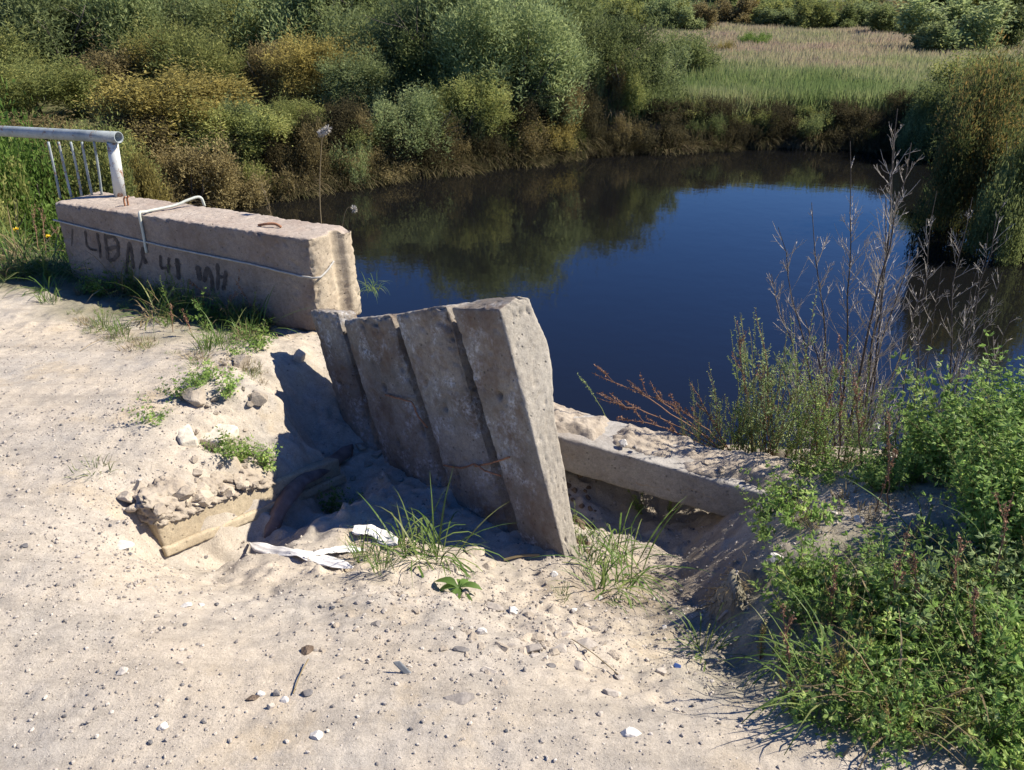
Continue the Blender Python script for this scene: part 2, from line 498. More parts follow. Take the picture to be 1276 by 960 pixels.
def pool_sd(x, y):
    """signed distance to the shoreline, positive on land"""
    shp = x.shape
    p = np.stack([x.ravel(), y.ravel()], -1)
    d = np.full(len(p), 1e9); inside = np.zeros(len(p), bool)
    n = len(POOL)
    for i in range(n):
        a, b = POOL[i], POOL[(i + 1) % n]
        ab = b - a
        t = np.clip(((p - a) @ ab) / (ab @ ab), 0, 1)
        d = np.minimum(d, np.hypot(p[:, 0] - a[0] - t * ab[0], p[:, 1] - a[1] - t * ab[1]))
        c = ((a[1] > p[:, 1]) != (b[1] > p[:, 1]))
        xi = (b[0] - a[0]) * (p[:, 1] - a[1]) / (b[1] - a[1] + 1e-12) + a[0]
        inside ^= c & (p[:, 0] < xi)
    return (np.where(inside, -d, d)).reshape(shp)

CTRL_PX = [
    # road, nearest and left
    (0, 960, 0), (300, 960, 0), (600, 960, 0), (900, 955, 0), (1276, 955, 0), (0, 850, 0), (200, 850, 0), (400, 850, -.01),
    (0, 740, 0.01), (100, 720, 0), (0, 600, 0.0), (80, 620, 0.0), (0, 480, -.02), (100, 500, -.02), (0, 385, -.08), (60, 400, -.09),
    (150, 440, -.05), (200, 480, -.03), (140, 560, -.01), (230, 430, -.06), (160, 640, -.03), (170, 700, -.07),
    # shoulder by the parapet
    (90, 330, -.10), (200, 380, -.12), (300, 410, -.12), (340, 425, -.12),
    # broken bank left of the pit
    (210, 560, -.03), (260, 520, -.03), (300, 470, -.05), (290, 560, -.10), (335, 500, -.11), (335, 555, -.17), (240, 600, -.09), (198, 620, -.10),
    (350, 425, -.12), (350, 465, -.13), (354, 510, -.17), (350, 558, -.24), (374, 432, -.11), (372, 452, -.16), (380, 500, -.31), (400, 480, -.27), (420, 540, -.43), (385, 550, -.44), (395, 590, -.53),
    # front of the pit
    (215, 712, -.30), (260, 722, -.24), (330, 740, -.17), (330, 790, -.08), (450, 770, -.10), (430, 720, -.22), (520, 720, -.24), (560, 760, -.16),
    (500, 800, -.09), (540, 850, -.03), (620, 800, -.12), (640, 860, -.04), (600, 730, -.30),
    # mound of sand before the slabs
    (400, 650, -.34), (450, 625, -.33), (470, 590, -.44), (510, 650, -.33), (440, 680, -.30), (560, 660, -.42), (550, 690, -.34), (440, 585, -.52),
    (610, 700, -.42), (655, 700, -.44), (700, 692, -.42), (590, 660, -.46), (725, 695, -.44), (690, 715, -.38), (660, 670, -.47), (620, 650, -.5),
    # ground between pit and gully
    (680, 740, -.33), (740, 740, -.42), (740, 775, -.30), (700, 800, -.19), (760, 810, -.21), (700, 870, -.05), (790, 850, -.15), (830, 890, -.08), (800, 930, -.01),
    # gully
    (800, 740, -.60), (850, 690, -.68), (800, 680, -.66), (740, 690, -.55), (870, 760, -.56), (860, 810, -.34), (920, 830, -.27), (900, 870, -.13), (950, 900, -.06),
    (820, 640, -.76), (880, 645, -.80), (760, 640, -.70),
    # right shoulder
    (940, 690, -.22), (970, 740, -.14), (945, 790, -.20), (1000, 800, -.14), (1020, 870, -.05), (1000, 690, -.12), (1000, 650, -.16), (1060, 650, -.10),
    (1100, 700, -.07), (1180, 640, -.06), (1276, 640, -.02), (1276, 760, 0), (1150, 800, -.03), (1200, 880, 0), (1060, 610, -.18), (1150, 590, -.14), (1276, 560, -.1),
    (990, 590, -.35), (920, 630, -.50),
]
pts = [tuple(PZ(a, b, c)) for a, b, c in CTRL_PX]
# wall in the pit: its line, ground level behind (high) and before (low)
WC0 = PZ(207, 680, -.25); WC1 = PZ(345, 623, -.38)
WD = unit(WC1 - WC0)
WN = unit(np.array([WD[1], -WD[0], 0]))      # faces the pit
for s, zt, zb in ((-.05, -.10, -.36), (.15, -.13, -.42), (.35, -.17, -.47), (.57, -.22, -.50), (.8, -.30, -.56), (.95, -.36, -.60)):
    b = WC0 + WD * s
    pts.append((b[0] - WN[0] * .07, b[1] - WN[1] * .07, zt))
    pts.append((b[0] + WN[0] * .06, b[1] + WN[1] * .06, zb))
for s, n_, z_ in ((-.10, .0, -.15), (-.14, .08, -.20), (-.07, .07, -.26), (-.16, -.08, -.06)):
    b = WC0 + WD * s
    pts.append((b[0] + WN[0] * n_, b[1] + WN[1] * n_, z_))
for a_ in ((318, 664, -.58), (300, 695, -.27), (338, 690, -.29)): pts.append(tuple(PZ(*a_)))
pts += [(-6, 0, 0), (-6, 4, 0), (-6, 6.5, -.1), (-3, -3, 0), (0, -4, 0), (5, -2, 0), (5, 1, 0), (-2.2, 1, 0), (2.5, .8, 0), (0, .2, 0), (-4.5, 5.8, -.1),
        (4.5, 2.2, -.05), (3.4, 2.8, -.12), (5, 3.2, -.3), (-3.6, 5.0, -.1), (-3, 5.4, -.12), (-1.4, 4.3, -.15), (-1.0, 4.2, -.2),
        (-.6, 3.9, -.5), (-.2, 3.75, -.5), (.25, 3.72, -.46), (.6, 3.55, -.46), (.95, 3.4, -.48), (.3, 3.3, -.62), (.7, 3.1, -.66), (1.5, 3.3, -.3), (-1.9, 4.5, -.11)]
CT = np.array(pts)
_A = np.hypot(CT[:, None, 0] - CT[None, :, 0], CT[:, None, 1] - CT[None, :, 1])
_W = np.linalg.solve(_A + np.eye(len(CT)) * -0.004, CT[:, 2] - CT[:, 2].mean())

def qd(x, y):
    return x * NB[0] + y * NB[1]

def near_h(x, y):
    r = np.full(x.shape, CT[:, 2].mean())
    for i in range(len(CT)):
        r = r + _W[i] * np.hypot(x - CT[i, 0], y - CT[i, 1])
    return np.clip(r, -.85, .06)

ROOT_MOUND = PZ(912, 742, -.24)

def height(x, y, fine=True):
    x = np.asarray(x, float); y = np.asarray(y, float)
    q = qd(x, y)
    nmask = (np.hypot(x, y) < 9)
    nh = np.zeros(x.shape)
    if nmask.any():
        nh[nmask] = near_h(x[nmask], y[nmask])
    nh = nh * sstep(8.5, 5.5, np.hypot(x, y))
    # root lump standing in the gully
    dd = np.hypot((x - ROOT_MOUND[0]) / .085, (y - ROOT_MOUND[1]) / .13)
    nh = np.maximum(nh, np.where(dd < 1.5, -.16 - .30 * np.clip(dd, 0, 1.5) ** 2.2, -9))
    rough = np.clip((-nh - .02) * 6, 0.18, 1) * (q < 4.2) + .5 * (q >= 4.2)
    if fine:
        nz = .026 * n2(x, y, .33, 1) + .019 * n2(x, y, .14, 2) + .017 * n2(x, y, .065, 3) + .010 * n2(x, y, .03, 4)
        nh = nh + nz * rough
        nh = nh + .0035 * n2(x, y, .05, 5) + .010 * n2(x, y, .8, 6) + .0022 * n2(x, y, .022, 7)
        # clods: sharp-topped lumps in the disturbed soil
        cl = np.clip(n2(x, y, .045, 11) - .35, 0, 1) * np.clip(n2(x, y, .3, 12) + .3, 0, 1)
        nh = nh + cl * .085 * rough
    bk = np.exp(-((x + 1.15) / .38) ** 2 - ((y - 3.2) / .6) ** 2) if fine else 0
    if fine:
        nh = nh + bk * (.035 * n2(x, y, .13, 61) + .025 * n2(x, y, .05, 62) + .012 * n2(x, y, .022, 63))
        nh = nh + .012 * n2(x * .46 + y * .89, 0 * x, .35, 64) * np.clip(1 - rough, 0, 1)
    qs = 3.62 - .24 * sstep(-.5, .0, x) * sstep(1.25, .8, x)
    slope = -.36 - 1.05 * (q - qs) + .06 * n2(x, y, .5, 8)
    land = np.where(q > 3.3, np.minimum(nh, slope), nh)
    sd = pool_sd(x, y)
    yy = np.where(y > 9, 1.0, 0.55)
    bank = WATER_Z + 1.12 * sstep(0.0, 1.5, sd) * yy + .06 * n2(x, y, 1.1, 9) + .10 * n2(x, y, 3.5, 10) * sstep(.5, 3, sd)
    bank = bank + .0035 * np.clip(y - 45, 0, 400)
    bank = np.where(sd < 0, WATER_Z + sd * .35, bank)
    return np.maximum(land, bank)

def hz(x, y):
    return float(height(np.array([x]), np.array([y]), True)[0])

def axis(lo, hi, step, far_lo, far_hi, g):
    mid = np.arange(lo, hi, step)
    a = [mid[-1]]
    while a[-1] < far_hi: a.append(a[-1] + step + g * (a[-1] - hi))
    b = [mid[0]]
    while b[-1] > far_lo: b.append(b[-1] - step - g * (lo - b[-1]))
    return np.concatenate([np.array(b[1:])[::-1], mid, np.array(a[1:])])

XS = axis(-3.1, 2.7, .013, -500, 500, .030)
YS = axis(1.0, 4.5, .013, -60, 900, .016)
GX, GY = np.meshgrid(XS, YS)
GZ = height(GX, GY)
qq = qd(GX, GY)
sdg = pool_sd(GX, GY)
# what each spot is made of: dry sand, dark moist soil, turf
soil = np.clip(sstep(3.45, 4.1, qq + .25 * n2(GX, GY, .5, 21)), 0, 1)
gul = PZ(820, 730, -.5)
soil = np.maximum(soil, .55 * sstep(.62, .2, np.hypot((GX - gul[0]) / 1.1, (GY - gul[1]) / .9) + .12 * n2(GX, GY, .12, 22)))
turf = sstep(1.2, 2.6, sdg) * (GY > 9) + 0.9 * sstep(3.9, 4.6, qq) * (GY <= 9)
pl = PZ(1130, 740, -.04)
turf = np.maximum(turf, .55 * sstep(.75, .25, np.hypot((GX - pl[0]) / 1.25, (GY - pl[1]) / .95) + .15 * n2(GX, GY, .2, 23)))
lft = PZ(0, 300, -.1)
turf = np.maximum(turf, .8 * sstep(-.35, .1, qd(GX, GY) - 2.93 + .2 * n2(GX, GY, .3, 24)) * (GX < -1.4))
turf = np.clip(turf, 0, 1)
ny, nx = GX.shape
V = np.stack([GX, GY, GZ], -1).reshape(-1, 3)
ii = (np.arange(ny - 1)[:, None] * nx + np.arange(nx - 1)[None, :])
Q = np.stack([ii, ii + 1, ii + nx + 1, ii + nx], -1)
cx = (GX[:-1, :-1] + GX[1:, 1:]) / 2; cy = (GY[:-1, :-1] + GY[1:, 1:]) / 2
cq = qd(cx, cy)
reg = np.where(cq < 3.30, 0, np.where(cy + .25 * cx < 8.2, 1, 2))

def terrain_part(name, k):
    f = Q[reg == k]
    used = np.unique(f)
    mp = np.full(len(V), -1); mp[used] = np.arange(len(used))
    me = mesh_np(name, V[used], mp[f], None, None, True)
    for an, arr in (('soil', soil), ('turf', turf)):
        a = me.attributes.new(an, 'FLOAT', 'POINT')
        a.data.foreach_set('value', arr.ravel()[used].astype(np.float32))
    o = link(name, me, M['ground'])
    tag(o, kind='structure')
    return o
terrain_part('gravel_road', 0)
terrain_part('river_bank', 1)
terrain_part('meadow_ground', 2)

wm = mesh_np('river_water', [(-60, 3.5, WATER_Z), (60, 3.5, WATER_Z), (60, 40, WATER_Z), (-60, 40, WATER_Z)], [(0, 1, 2, 3)])
tag(link('river_water', wm, M['water']), kind='structure')


# ------------------------------------------------------------------ rough concrete
def tri_map(P, C):
    u, v, w_ = P[:, 0:1], P[:, 1:2], P[:, 2:3]
    C = np.asarray(C, float)
    return ((1-u)*(1-v)*(1-w_)*C[0] + u*(1-v)*(1-w_)*C[1] + u*v*(1-w_)*C[2] + (1-u)*v*(1-w_)*C[3]
            + (1-u)*(1-v)*w_*C[4] + u*(1-v)*w_*C[5] + u*v*w_*C[6] + (1-u)*v*w_*C[7])

def hexblock(name, C, res, r, rough, mat, seed=0, deform=None, parent=None, chip=1.0, mat2=None, face2=1, mat3=None, face3=5):
    """C: 8 corners; 0-3 = bottom ring (front left, front right, back right, back left), 4-7 = top ring"""
    C = np.asarray(C, float)
    dims = np.array([np.linalg.norm((C[1]-C[0]+C[5]-C[4])/2), np.linalg.norm((C[3]-C[0]+C[7]-C[4])/2), np.linalg.norm((C[4]-C[0]+C[6]-C[2])/2)])
    n = np.maximum(2, np.ceil(dims / res).astype(int))
    vs, qs, fi, off = [], [], [], 0
    for ax in range(3):
        a, b = [(1, 2), (2, 0), (0, 1)][ax]
        for side in (0, 1):
            A, B = np.meshgrid(np.arange(n[a]+1), np.arange(n[b]+1), indexing='ij')
            P = np.zeros(A.shape + (3,), int)
            P[..., a] = A; P[..., b] = B; P[..., ax] = side * n[ax]
            i = np.arange(n[a])[:, None] * (n[b]+1) + np.arange(n[b])[None, :]
            q = np.stack([i, i+n[b]+1, i+n[b]+2, i+1], -1).reshape(-1, 4)
            if side == 0: q = q[:, ::-1]
            vs.append(P.reshape(-1, 3)); fi.append(np.full(len(q), ax * 2 + side)); qs.append(q + off); off += P.size // 3
    P = np.concatenate(vs); Qd = np.concatenate(qs)
    uq, inv = np.unique(P, axis=0, return_inverse=True)
    inv = inv.ravel()
    Qd = inv[Qd]
    p = uq / n * dims
    s = seed * 7.31
    rv = r * (0.45 + 0.9 * np.clip(fbm(p / .09 + s, 3, seed) + .5, 0, 1.4) + chip * 2.6 * np.clip(vnoise(p / .055 + s, seed + 3) - .25, 0, 1) + chip * 1.1 * np.clip(vnoise(p / .02 + s, seed + 5), 0, 1))
    rv = np.minimum(rv, dims.min() * .45)[:, None]
    qv = np.clip(p, rv, dims - rv)
    dv = p - qv
    ln = np.linalg.norm(dv, axis=1, keepdims=True)
    nr = np.where(ln > 1e-9, dv / (ln + 1e-12), 0)
    p2 = np.where(ln > 1e-9, qv + nr * np.minimum(rv, ln), p)
    disp = rough * (.9 * fbm(p / .12 + s, 3, seed + 8) + .5 * vnoise(p / .022 + s, seed + 9) + .35 * vnoise(p / .010 + s, seed + 10))
    pits = -rough * 5.0 * np.clip(vnoise(p / .030 + s, seed + 13) - .45, 0, 1) - rough * 3.5 * np.clip(vnoise(p / .014 + s, seed + 17) - .45, 0, 1)
    p2 = p2 + nr * (disp + pits)[:, None]
    if deform is not None: p2 = deform(p2, p, dims)
    v = tri_map(p2 / dims, C)
    me = mesh_np(name, v, Qd, None, None, True)
    o = link(name, me, mat, parent)
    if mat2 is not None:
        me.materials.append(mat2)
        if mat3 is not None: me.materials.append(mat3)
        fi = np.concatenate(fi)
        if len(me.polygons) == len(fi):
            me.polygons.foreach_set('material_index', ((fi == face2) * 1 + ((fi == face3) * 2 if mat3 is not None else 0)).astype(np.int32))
    return o

# ---- the parapet beam
BT = .40
FR = PZ(386, 299, BT)                      # near right top corner
FL = PZ(66, 252, BT)
PD = unit(FL - FR) * -1                    # along the parapet, towards the right
PN = np.array([-PD[1], PD[0], 0.0])        # away from the road
if PN[1] < 0: PN = -PN
WID = .35
def par(s, n, z):                          # s metres left of the right end, n behind the front face
    return FR - PD * s + PN * n + np.array([0, 0, z - BT])
LEN = float(np.linalg.norm(FL - FR))
cor = [par(LEN, 0, -.32), par(0, .0, -.14), par(-.03, WID, -.14), par(LEN, WID, -.32),
       par(LEN, 0, BT), par(0, 0, BT), par(0, WID, BT - .01), par(LEN, WID, BT)]
def groove(p2, p, dims):
    # upright slot in the end face, a small step on the rear fin, worn top
    end = sstep(dims[0] - .05, dims[0] - .001, p[:, 0])
    v = p[:, 1] / dims[1]
    g = np.exp(-((v - .62) / .10) ** 2) * .030
    fin = sstep(.72, .8, v)
    p2 = p2.copy()
    p2[:, 0] -= end * (g - fin * .02 - .004 * vnoise(p / .06, 77))
    top = sstep(dims[2] - .03, dims[2], p[:, 2])
    p2[:, 2] -= top * end * fin * (.05 + .03 * vnoise(p / .04, 71))
    # rounded, crumbled front top corner at the broken end
    c = np.exp(-((dims[0] - p[:, 0]) / .06) ** 2) * np.exp(-((p[:, 1]) / .05) ** 2)
    p2[:, 0] -= c * (.018 + .012 * vnoise(p / .03, 72)); p2[:, 1] += c * .012
    return p2
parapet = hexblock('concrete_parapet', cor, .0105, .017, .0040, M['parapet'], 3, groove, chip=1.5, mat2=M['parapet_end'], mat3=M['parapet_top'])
tag(parapet, 'long weathered concrete parapet beam with black graffiti on its shaded face', 'parapet')

# graffiti: strokes of black paint on the shaded face, 3 mm proud of it (a part of the parapet)
def on_face(px, py, proud=.004):
    p = PPL(px, py, FR, PN)
    return p - PN * proud
def z1(x, y): return (60 + x / 4.908, 270 + y / 4.908)
strokes = [
    ([(150, 75), (146, 180)], 5, .5), ([(228, 85), (240, 180), (262, 200), (300, 205)], 9, .8), ([(300, 100), (318, 190), (322, 255)], 11, 1),
    ([(350, 105), (358, 180), (368, 265)], 14, 1), ([(352, 125), (400, 120), (428, 160), (430, 225), (405, 262), (372, 270)], 14, 1), ([(362, 205), (395, 190), (422, 185)], 15, 1),
    ([(497, 155), (488, 240), (480, 350)], 13, 1), ([(500, 155), (515, 240), (522, 320)], 13, 1), ([(486, 275), (520, 270)], 10, .9),
    ([(585, 185), (580, 230), (600, 290)], 18, 1), ([(560, 320), (582, 240)], 8, .7),
    ([(688, 235), (690, 300), (700, 320)], 12, 1), ([(690, 315), (738, 312)], 12, 1), ([(740, 250), (738, 300), (735, 345)], 12, 1),
    ([(788, 255), (796, 310), (800, 385)], 20, 1), ([(915, 300), (925, 350), (930, 390)], 24, .8),
    ([(985, 310), (965, 350), (955, 400)], 22, 1), ([(985, 320), (1003, 380), (1005, 455)], 16, 1), ([(1036, 285), (1040, 360), (1038, 450)], 14, 1),
    ([(1040, 370), (1085, 368)], 14, 1), ([(1088, 330), (1085, 390), (1070, 450)], 14, 1),
]
rng = np.random.default_rng(5)
letters = [strokes[0:1], strokes[1:3], strokes[3:6], strokes[6:9], strokes[9:11], strokes[11:14], strokes[14:15], strokes[15:16], strokes[16:18], strokes[18:21]]
for li, ls in enumerate(letters):
    gb = MB()
    for pl_, wd, op in ls:
        P3 = [on_face(*z1(*a)) for a in pl_]
        seg = []
        for a, b in zip(P3[:-1], P3[1:]):
            for t in np.linspace(0, 1, 7)[:-1]: seg.append(a + (b - a) * t)
        seg.append(P3[-1]); seg = np.array(seg)
        tan = unit(np.gradient(seg, axis=0))
        sd = np.cross(tan, PN)
        ww = (wd / 4.908 / 1000 * 5.0) * .80 * (0.7 + .5 * rng.random(len(seg)))
        ww[0] *= .5; ww[-1] *= .5
        v = np.stack([seg - sd * ww[:, None], seg + sd * ww[:, None]], 1).reshape(-1, 3)
        v[:, :] += -PN * (.0015 * rng.random())
        gb.add(v, [(2*i, 2*i+1, 2*i+3, 2*i+2) for i in range(len(seg)-1)])
    gb.build('painted_letter', M['paint'], parapet)

# wire along the face, bent rod over the top, rebar stubs
def smooth_path(pts, k=6, jit=0, seed=0):
    pts = np.asarray(pts, float); out = []
    r = np.random.default_rng(seed)
    for i in range(len(pts) - 1):
        p0 = pts[max(i-1, 0)]; p1 = pts[i]; p2 = pts[i+1]; p3 = pts[min(i+2, len(pts)-1)]
        for t in np.linspace(0, 1, k, endpoint=False):
            out.append(.5 * ((2*p1) + (-p0+p2)*t + (2*p0-5*p1+4*p2-p3)*t*t + (-p0+3*p1-3*p2+p3)*t**3))
    out.append(pts[-1]); out = np.array(out)
    if jit: out[1:-1] += r.normal(scale=jit, size=out[1:-1].shape)
    return out

b = MB()
path = [on_face(68, 274, .008), on_face(150, 294, .008), on_face(230, 312, .008), on_face(310, 328, .010), on_face(375, 343, .014)]
e0 = par(-.012, .02, 0)[:2]
zc = path[-1][2]
path += [np.array([*par(-.016, .015, 0)[:2], zc - .003]), np.array([*par(-.018, .09, 0)[:2], zc + .012]), np.array([*par(-.012, .17, 0)[:2], zc + .045])]
b.tube(smooth_path(path, 8, .0008, 1), .0062, 6)
tag(b.build('steel_wire', M['wire'], smooth=True), 'thin grey wire strung along the parapet face and round its broken end', 'wire')

rod = [on_face(184, 315, .008), on_face(180, 290, .010), PPL(176, 266, FR, PN) - PN * .012]
k = PZ(178, 265, BT + .012)
rod2 = [rod[-1], k + PN * .02, PY(215, 257, k[1] + .14), PY(240, 247.5, k[1] + .22), PY(250, 246.5, k[1] + .25), PY(255, 257, k[1] + .27)]
b = MB(); b.tube(smooth_path(rod + rod2[1:], 5, .0006, 2), .0085, 7)
tag(b.build('bent_rod', M['greenrod'], smooth=True), 'pale green bent rod arching over the top of the parapet', 'rod')

for px, py, lab in ((156, 257, 'rusty rebar stub near the railing post, left one of the pair on the parapet'), (160, 256, 'rusty rebar stub near the railing post, right one of the pair on the parapet')):
    p = PZ(px, py, BT)
    b = MB(); b.tube(smooth_path([p - UP * .02, p + UP * .03, p + UP * .05 + PD * .006, p + UP * .058 + PD * .02]), .006, 6)
    tag(b.build('rebar_stub', M['rust'], smooth=True), lab, 'rebar', 'rebar stubs on the parapet')
p = PZ(322, 281, BT + .004); q_ = PZ(350, 283, BT + .004)
b = MB(); b.tube(smooth_path([p, p * .6 + q_ * .4 + UP * .012, p * .3 + q_ * .7 + UP * .012 + PN * .01, q_]), .008, 6)
tag(b.build('rusty_hook', M['rust'], smooth=True), 'rusty lifting loop lying flat in the parapet top near its broken end', 'hook')

# ---- railing
def galv():
    m, nt, out = new_mat('weathered_grey_paint')
    c0 = ramp(nt, noise(nt, 9, 5, .7), [(.35, (0.19, 0.22, 0.225)), (.65, (0.34, 0.37, 0.37))])
    f = ramp(nt, noise(nt, 22, 6, 0.75), [(0.585, 0.0), (0.62, 1.0)])
    c = mixc(nt, f, c0, (0.20, 0.12, 0.08))
    principled(nt, out, c, 0.6, bump(nt, noise(nt, 70, 4, .7), .0012), 0.3)
    return m
M['galv'] = galv()
def rusty_paint():
    m, nt, out = new_mat('peeling_white_paint')
    f = ramp(nt, noise(nt, 16, 5, 0.7), [(0.54, 0.0), (0.60, 1.0)])
    c = mixc(nt, f, (0.50, 0.51, 0.49), (0.26, 0.14, 0.09))
    principled(nt, out, c, 0.6, bump(nt, noise(nt, 50, 4, .7), .001), 0.3)
    return m
M['rustpaint'] = rusty_paint()
post_b = PZ(150, 246, BT - .01)
post_t = PY(140, 178, post_b[1])
rl = thing('bridge_railing', post_b, 'weathered grey steel pipe railing with thin balusters standing on the parapet end', 'railing')
def rel(a): return np.asarray(a) - post_b
b = MB(); b.tube([rel(post_b), rel(post_t * .5 + post_b * .5), rel(post_t)], [.037, .036, .034], 16); b.build('post', M['rustpaint'], rl, True)
pe = PY(148, 171.5, post_b[1] - .03)
lefts = PY(0, 163, 0)  if False else None
pl_end = PPL(2, 163.5, post_b, PN)
pdir = unit(pl_end - pe)
Rp = .036
# hollow pipe: outside, rim, inside
def pipe(mbd, a, b_, ro, ri, sides=20):
    ax = unit(b_ - a); r1 = unit(np.cross(ax, UP)); r2 = np.cross(ax, r1)
    th = np.arange(sides) * 2 * math.pi / sides
    cs = r1[None] * np.cos(th)[:, None] + r2[None] * np.sin(th)[:, None]
    L = 9
    v = []
    for i in range(L): v.append(a + (b_ - a) * i / (L - 1) + cs * ro)
    v.append(a + cs * ri); v.append(a + (b_ - a) * .12 + cs * ri)
    v = np.concatenate(v)
    q = []
    def ring(i, j, flip=False):
        for k in range(sides):
            kk = (k + 1) % sides
            f = (i*sides+k, i*sides+kk, j*sides+kk, j*sides+k)
            q.append(f[::-1] if flip else f)
    for i in range(L - 1): ring(i, i + 1)
    ring(0, L, True); ring(L, L + 1, True)
    mbd.add(v, q)
b = MB(); pipe(b, rel(pe), rel(pe + pdir * 2.6), Rp, Rp * .84); b.build('top_pipe', M['galv'], rl, True)
for i, (tx, bx, bend) in enumerate(((60, 75, .004), (73, 89, -.003), (88, 102, .006), (102, 115, -.004), (117, 127, .005))):
    bt = PZ(bx, 247 - i * .7, BT - .01)
    tp = PPL(tx, 177, bt, PN)
    b = MB(); b.tube(smooth_path([rel(bt), rel(bt * .5 + tp * .5 + PD * bend), rel(tp)], 4), .0078, 7); b.build('baluster', M['galv'], rl, True)

# ---- leaning slabs
DS = np.array([.69, -.724, 0.0])                     # their row runs more steeply towards the camera than the parapet
rowN = np.array([.724, .69, 0.0])
T4 = PY(562, 386, 3.0)
def sp(px, py, back=0.0):
    return PPL(px, py, T4 + rowN * back, rowN)
slabs = [
    # front corners in the photo: top left, top right, foot right, foot left; set back; thickness top/foot
    ((562, 384), (622, 386), (703, 692), (657, 698), 0.0, .145, .075, 'rightmost leaning concrete slab, its broad pale side face lit by the sun'),
    ((487, 393), (549, 381), (640, 705), (592, 720), .0, .19, .19, 'leaning stained concrete slab just left of the rightmost one, dark gap beside it'),
    ((422, 400), (481, 393), (560, 660), (498, 655), .004, .18, .18, 'leaning stained concrete slab second from the left in the row'),
    ((381, 386), (414, 389), (478, 608), (447, 606), .008, .14, .14, 'leftmost leaning concrete slab, touching the parapet end'),
]
slab_front = []
for i, (tl, tr, br, bl, bk, tt, tb, lab) in enumerate(slabs):
    TL, TR, BR, BL = sp(*tl, bk), sp(*tr, bk), sp(*br, bk), sp(*bl, bk)
    BL = BL + (BL - TL) * .06; BR = BR + (BR - TR) * .06
    C = [BL, BR, BR + rowN * tb, BL + rowN * tb, TL, TR, TR + rowN * tt, TL + rowN * tt]
    C[6] = C[6] + UP * (.045 if i == 0 else -.03); C[7] = C[7] + UP * (.045 if i == 0 else -.03)
    if i == 0: C[3] = BL + rowN * .20; C[7] = TL + rowN * .19 + UP * .0
    def dfm(p2, p, dims, i=i):
        p2 = p2.copy()
        if i == 0:      # the back edge swells below the broken shoulder
            u = p[:, 2] / dims[2]
            p2[:, 1] *= 1 + .42 * np.exp(-((u - .74) / .15) ** 2) + .12 * np.exp(-((u - .4) / .2) ** 2) - .3 * sstep(.96, 1.0, u)
        else:           # shallow channel down the cast front
            front = sstep(.03, 0, p[:, 1])
            u = p[:, 0] / dims[0]
            p2[:, 1] += front * .020 * (2 * u - 1) ** 4
        fr = sstep(.03, 0, p[:, 1])
        for hu, hv_, hr in ([(.5, .68, .014)], [(.52, .66, .013), (.35, .42, .010)], [(.55, .70, .013), (.5, .45, .011)], [(.5, .62, .012)])[i]:
            dd_ = np.hypot(p[:, 0] - hu * dims[0], (p[:, 2] - hv_ * dims[2]) * .8)
            p2[:, 1] += fr * .040 * np.exp(-(dd_ / hr) ** 4)
        return p2
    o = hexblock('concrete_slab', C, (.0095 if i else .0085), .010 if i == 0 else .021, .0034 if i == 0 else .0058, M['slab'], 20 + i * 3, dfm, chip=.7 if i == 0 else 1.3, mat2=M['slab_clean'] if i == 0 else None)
    tag(o, lab, 'concrete slab', 'concrete slabs leaning in a row')
def front_pt(px, py, off=-.012, back=0.0):
    return PPL(px, py, T4 + rowN * (back + off), rowN)
for lab, pl_ in (('thin orange rusty rebar sticking out between the two right slabs', [(553, 580), (575, 583), (592, 579), (605, 587), (624, 593)]),
                 ('thin rusty rebar crossing between the two middle leaning slabs', [(480, 492), (505, 499), (514, 503), (522, 520), (533, 533)]),
                 ('short rusty rebar lying across the right slab front', [(592, 581), (612, 577), (635, 570)])):
    b = MB(); b.tube(smooth_path([front_pt(*a, off=-.010 - .012 * (k in (2, 3))) for k, a in enumerate(pl_)], 5, .0008, 3), [.0042] * (5 * (len(pl_) - 1) + 1), 6)
    tag(b.build('rebar', M['rust'], smooth=True), lab, 'rebar')

# ---- fallen beam
F0 = PZ(692, 543, -.30); F1 = PZ(915, 606, -.37)
BD = unit(F1 - F0); BN = unit(np.cross(UP, BD)); 
s0 = F0 - BD * .22; s1 = F1 + BD * .42
bw, bh = .29, .185
C = [s0 - UP * bh, s1 - UP * (bh - .01), s1 - UP * bh + BN * bw, s0 - UP * bh + BN * bw, s0, s1, s1 + BN * bw - UP * .0, s0 + BN * bw]
fb = hexblock('fallen_beam', C, .0115, .010, .0018, M['beam'], 41)
tag(fb, 'fallen grey concrete beam sloping down to the right, loose sand on its top', 'concrete beam')
# the sand heaped on it
nu, nv = 150, 42
U_, V_ = np.meshgrid(np.linspace(0, 1, nu), np.linspace(0, 1, nv))
Ls = np.linalg.norm(s1 - s0)
xx, yy2 = U_ * Ls, V_ * bw
hh = .016 + .030 * (n2(xx, yy2, .22, 31)) + .016 * n2(xx, yy2, .07, 32) + .010 * n2(xx, yy2, .03, 33) + .006 * n2(xx, yy2, .015, 34) + .035 * sstep(.45, 1, U_)
hh = hh - .05 * sstep(.26, .02, V_ + .13 * n2(xx, yy2, .12, 35)) - .035 * np.exp(-((U_ - .30) / .035) ** 2)
hh = hh - .08 * sstep(.04, 0, np.minimum(np.minimum(V_, 1 - V_) * 1.0, U_))
base = s0[None, None, :] + BD * xx[..., None] + BN * yy2[..., None]
base[..., 2] += hh
ii = np.arange(nv - 1)[:, None] * nu + np.arange(nu - 1)[None, :]
me = mesh_np('loose_sand', base.reshape(-1, 3), np.stack([ii, ii+1, ii+nu+1, ii+nu], -1).reshape(-1, 4), None, None, True)
tag(link('loose_sand', me, M['soilclod']), 'loose sand and crumbs heaped on the fallen beam', 'sand', kind='stuff')

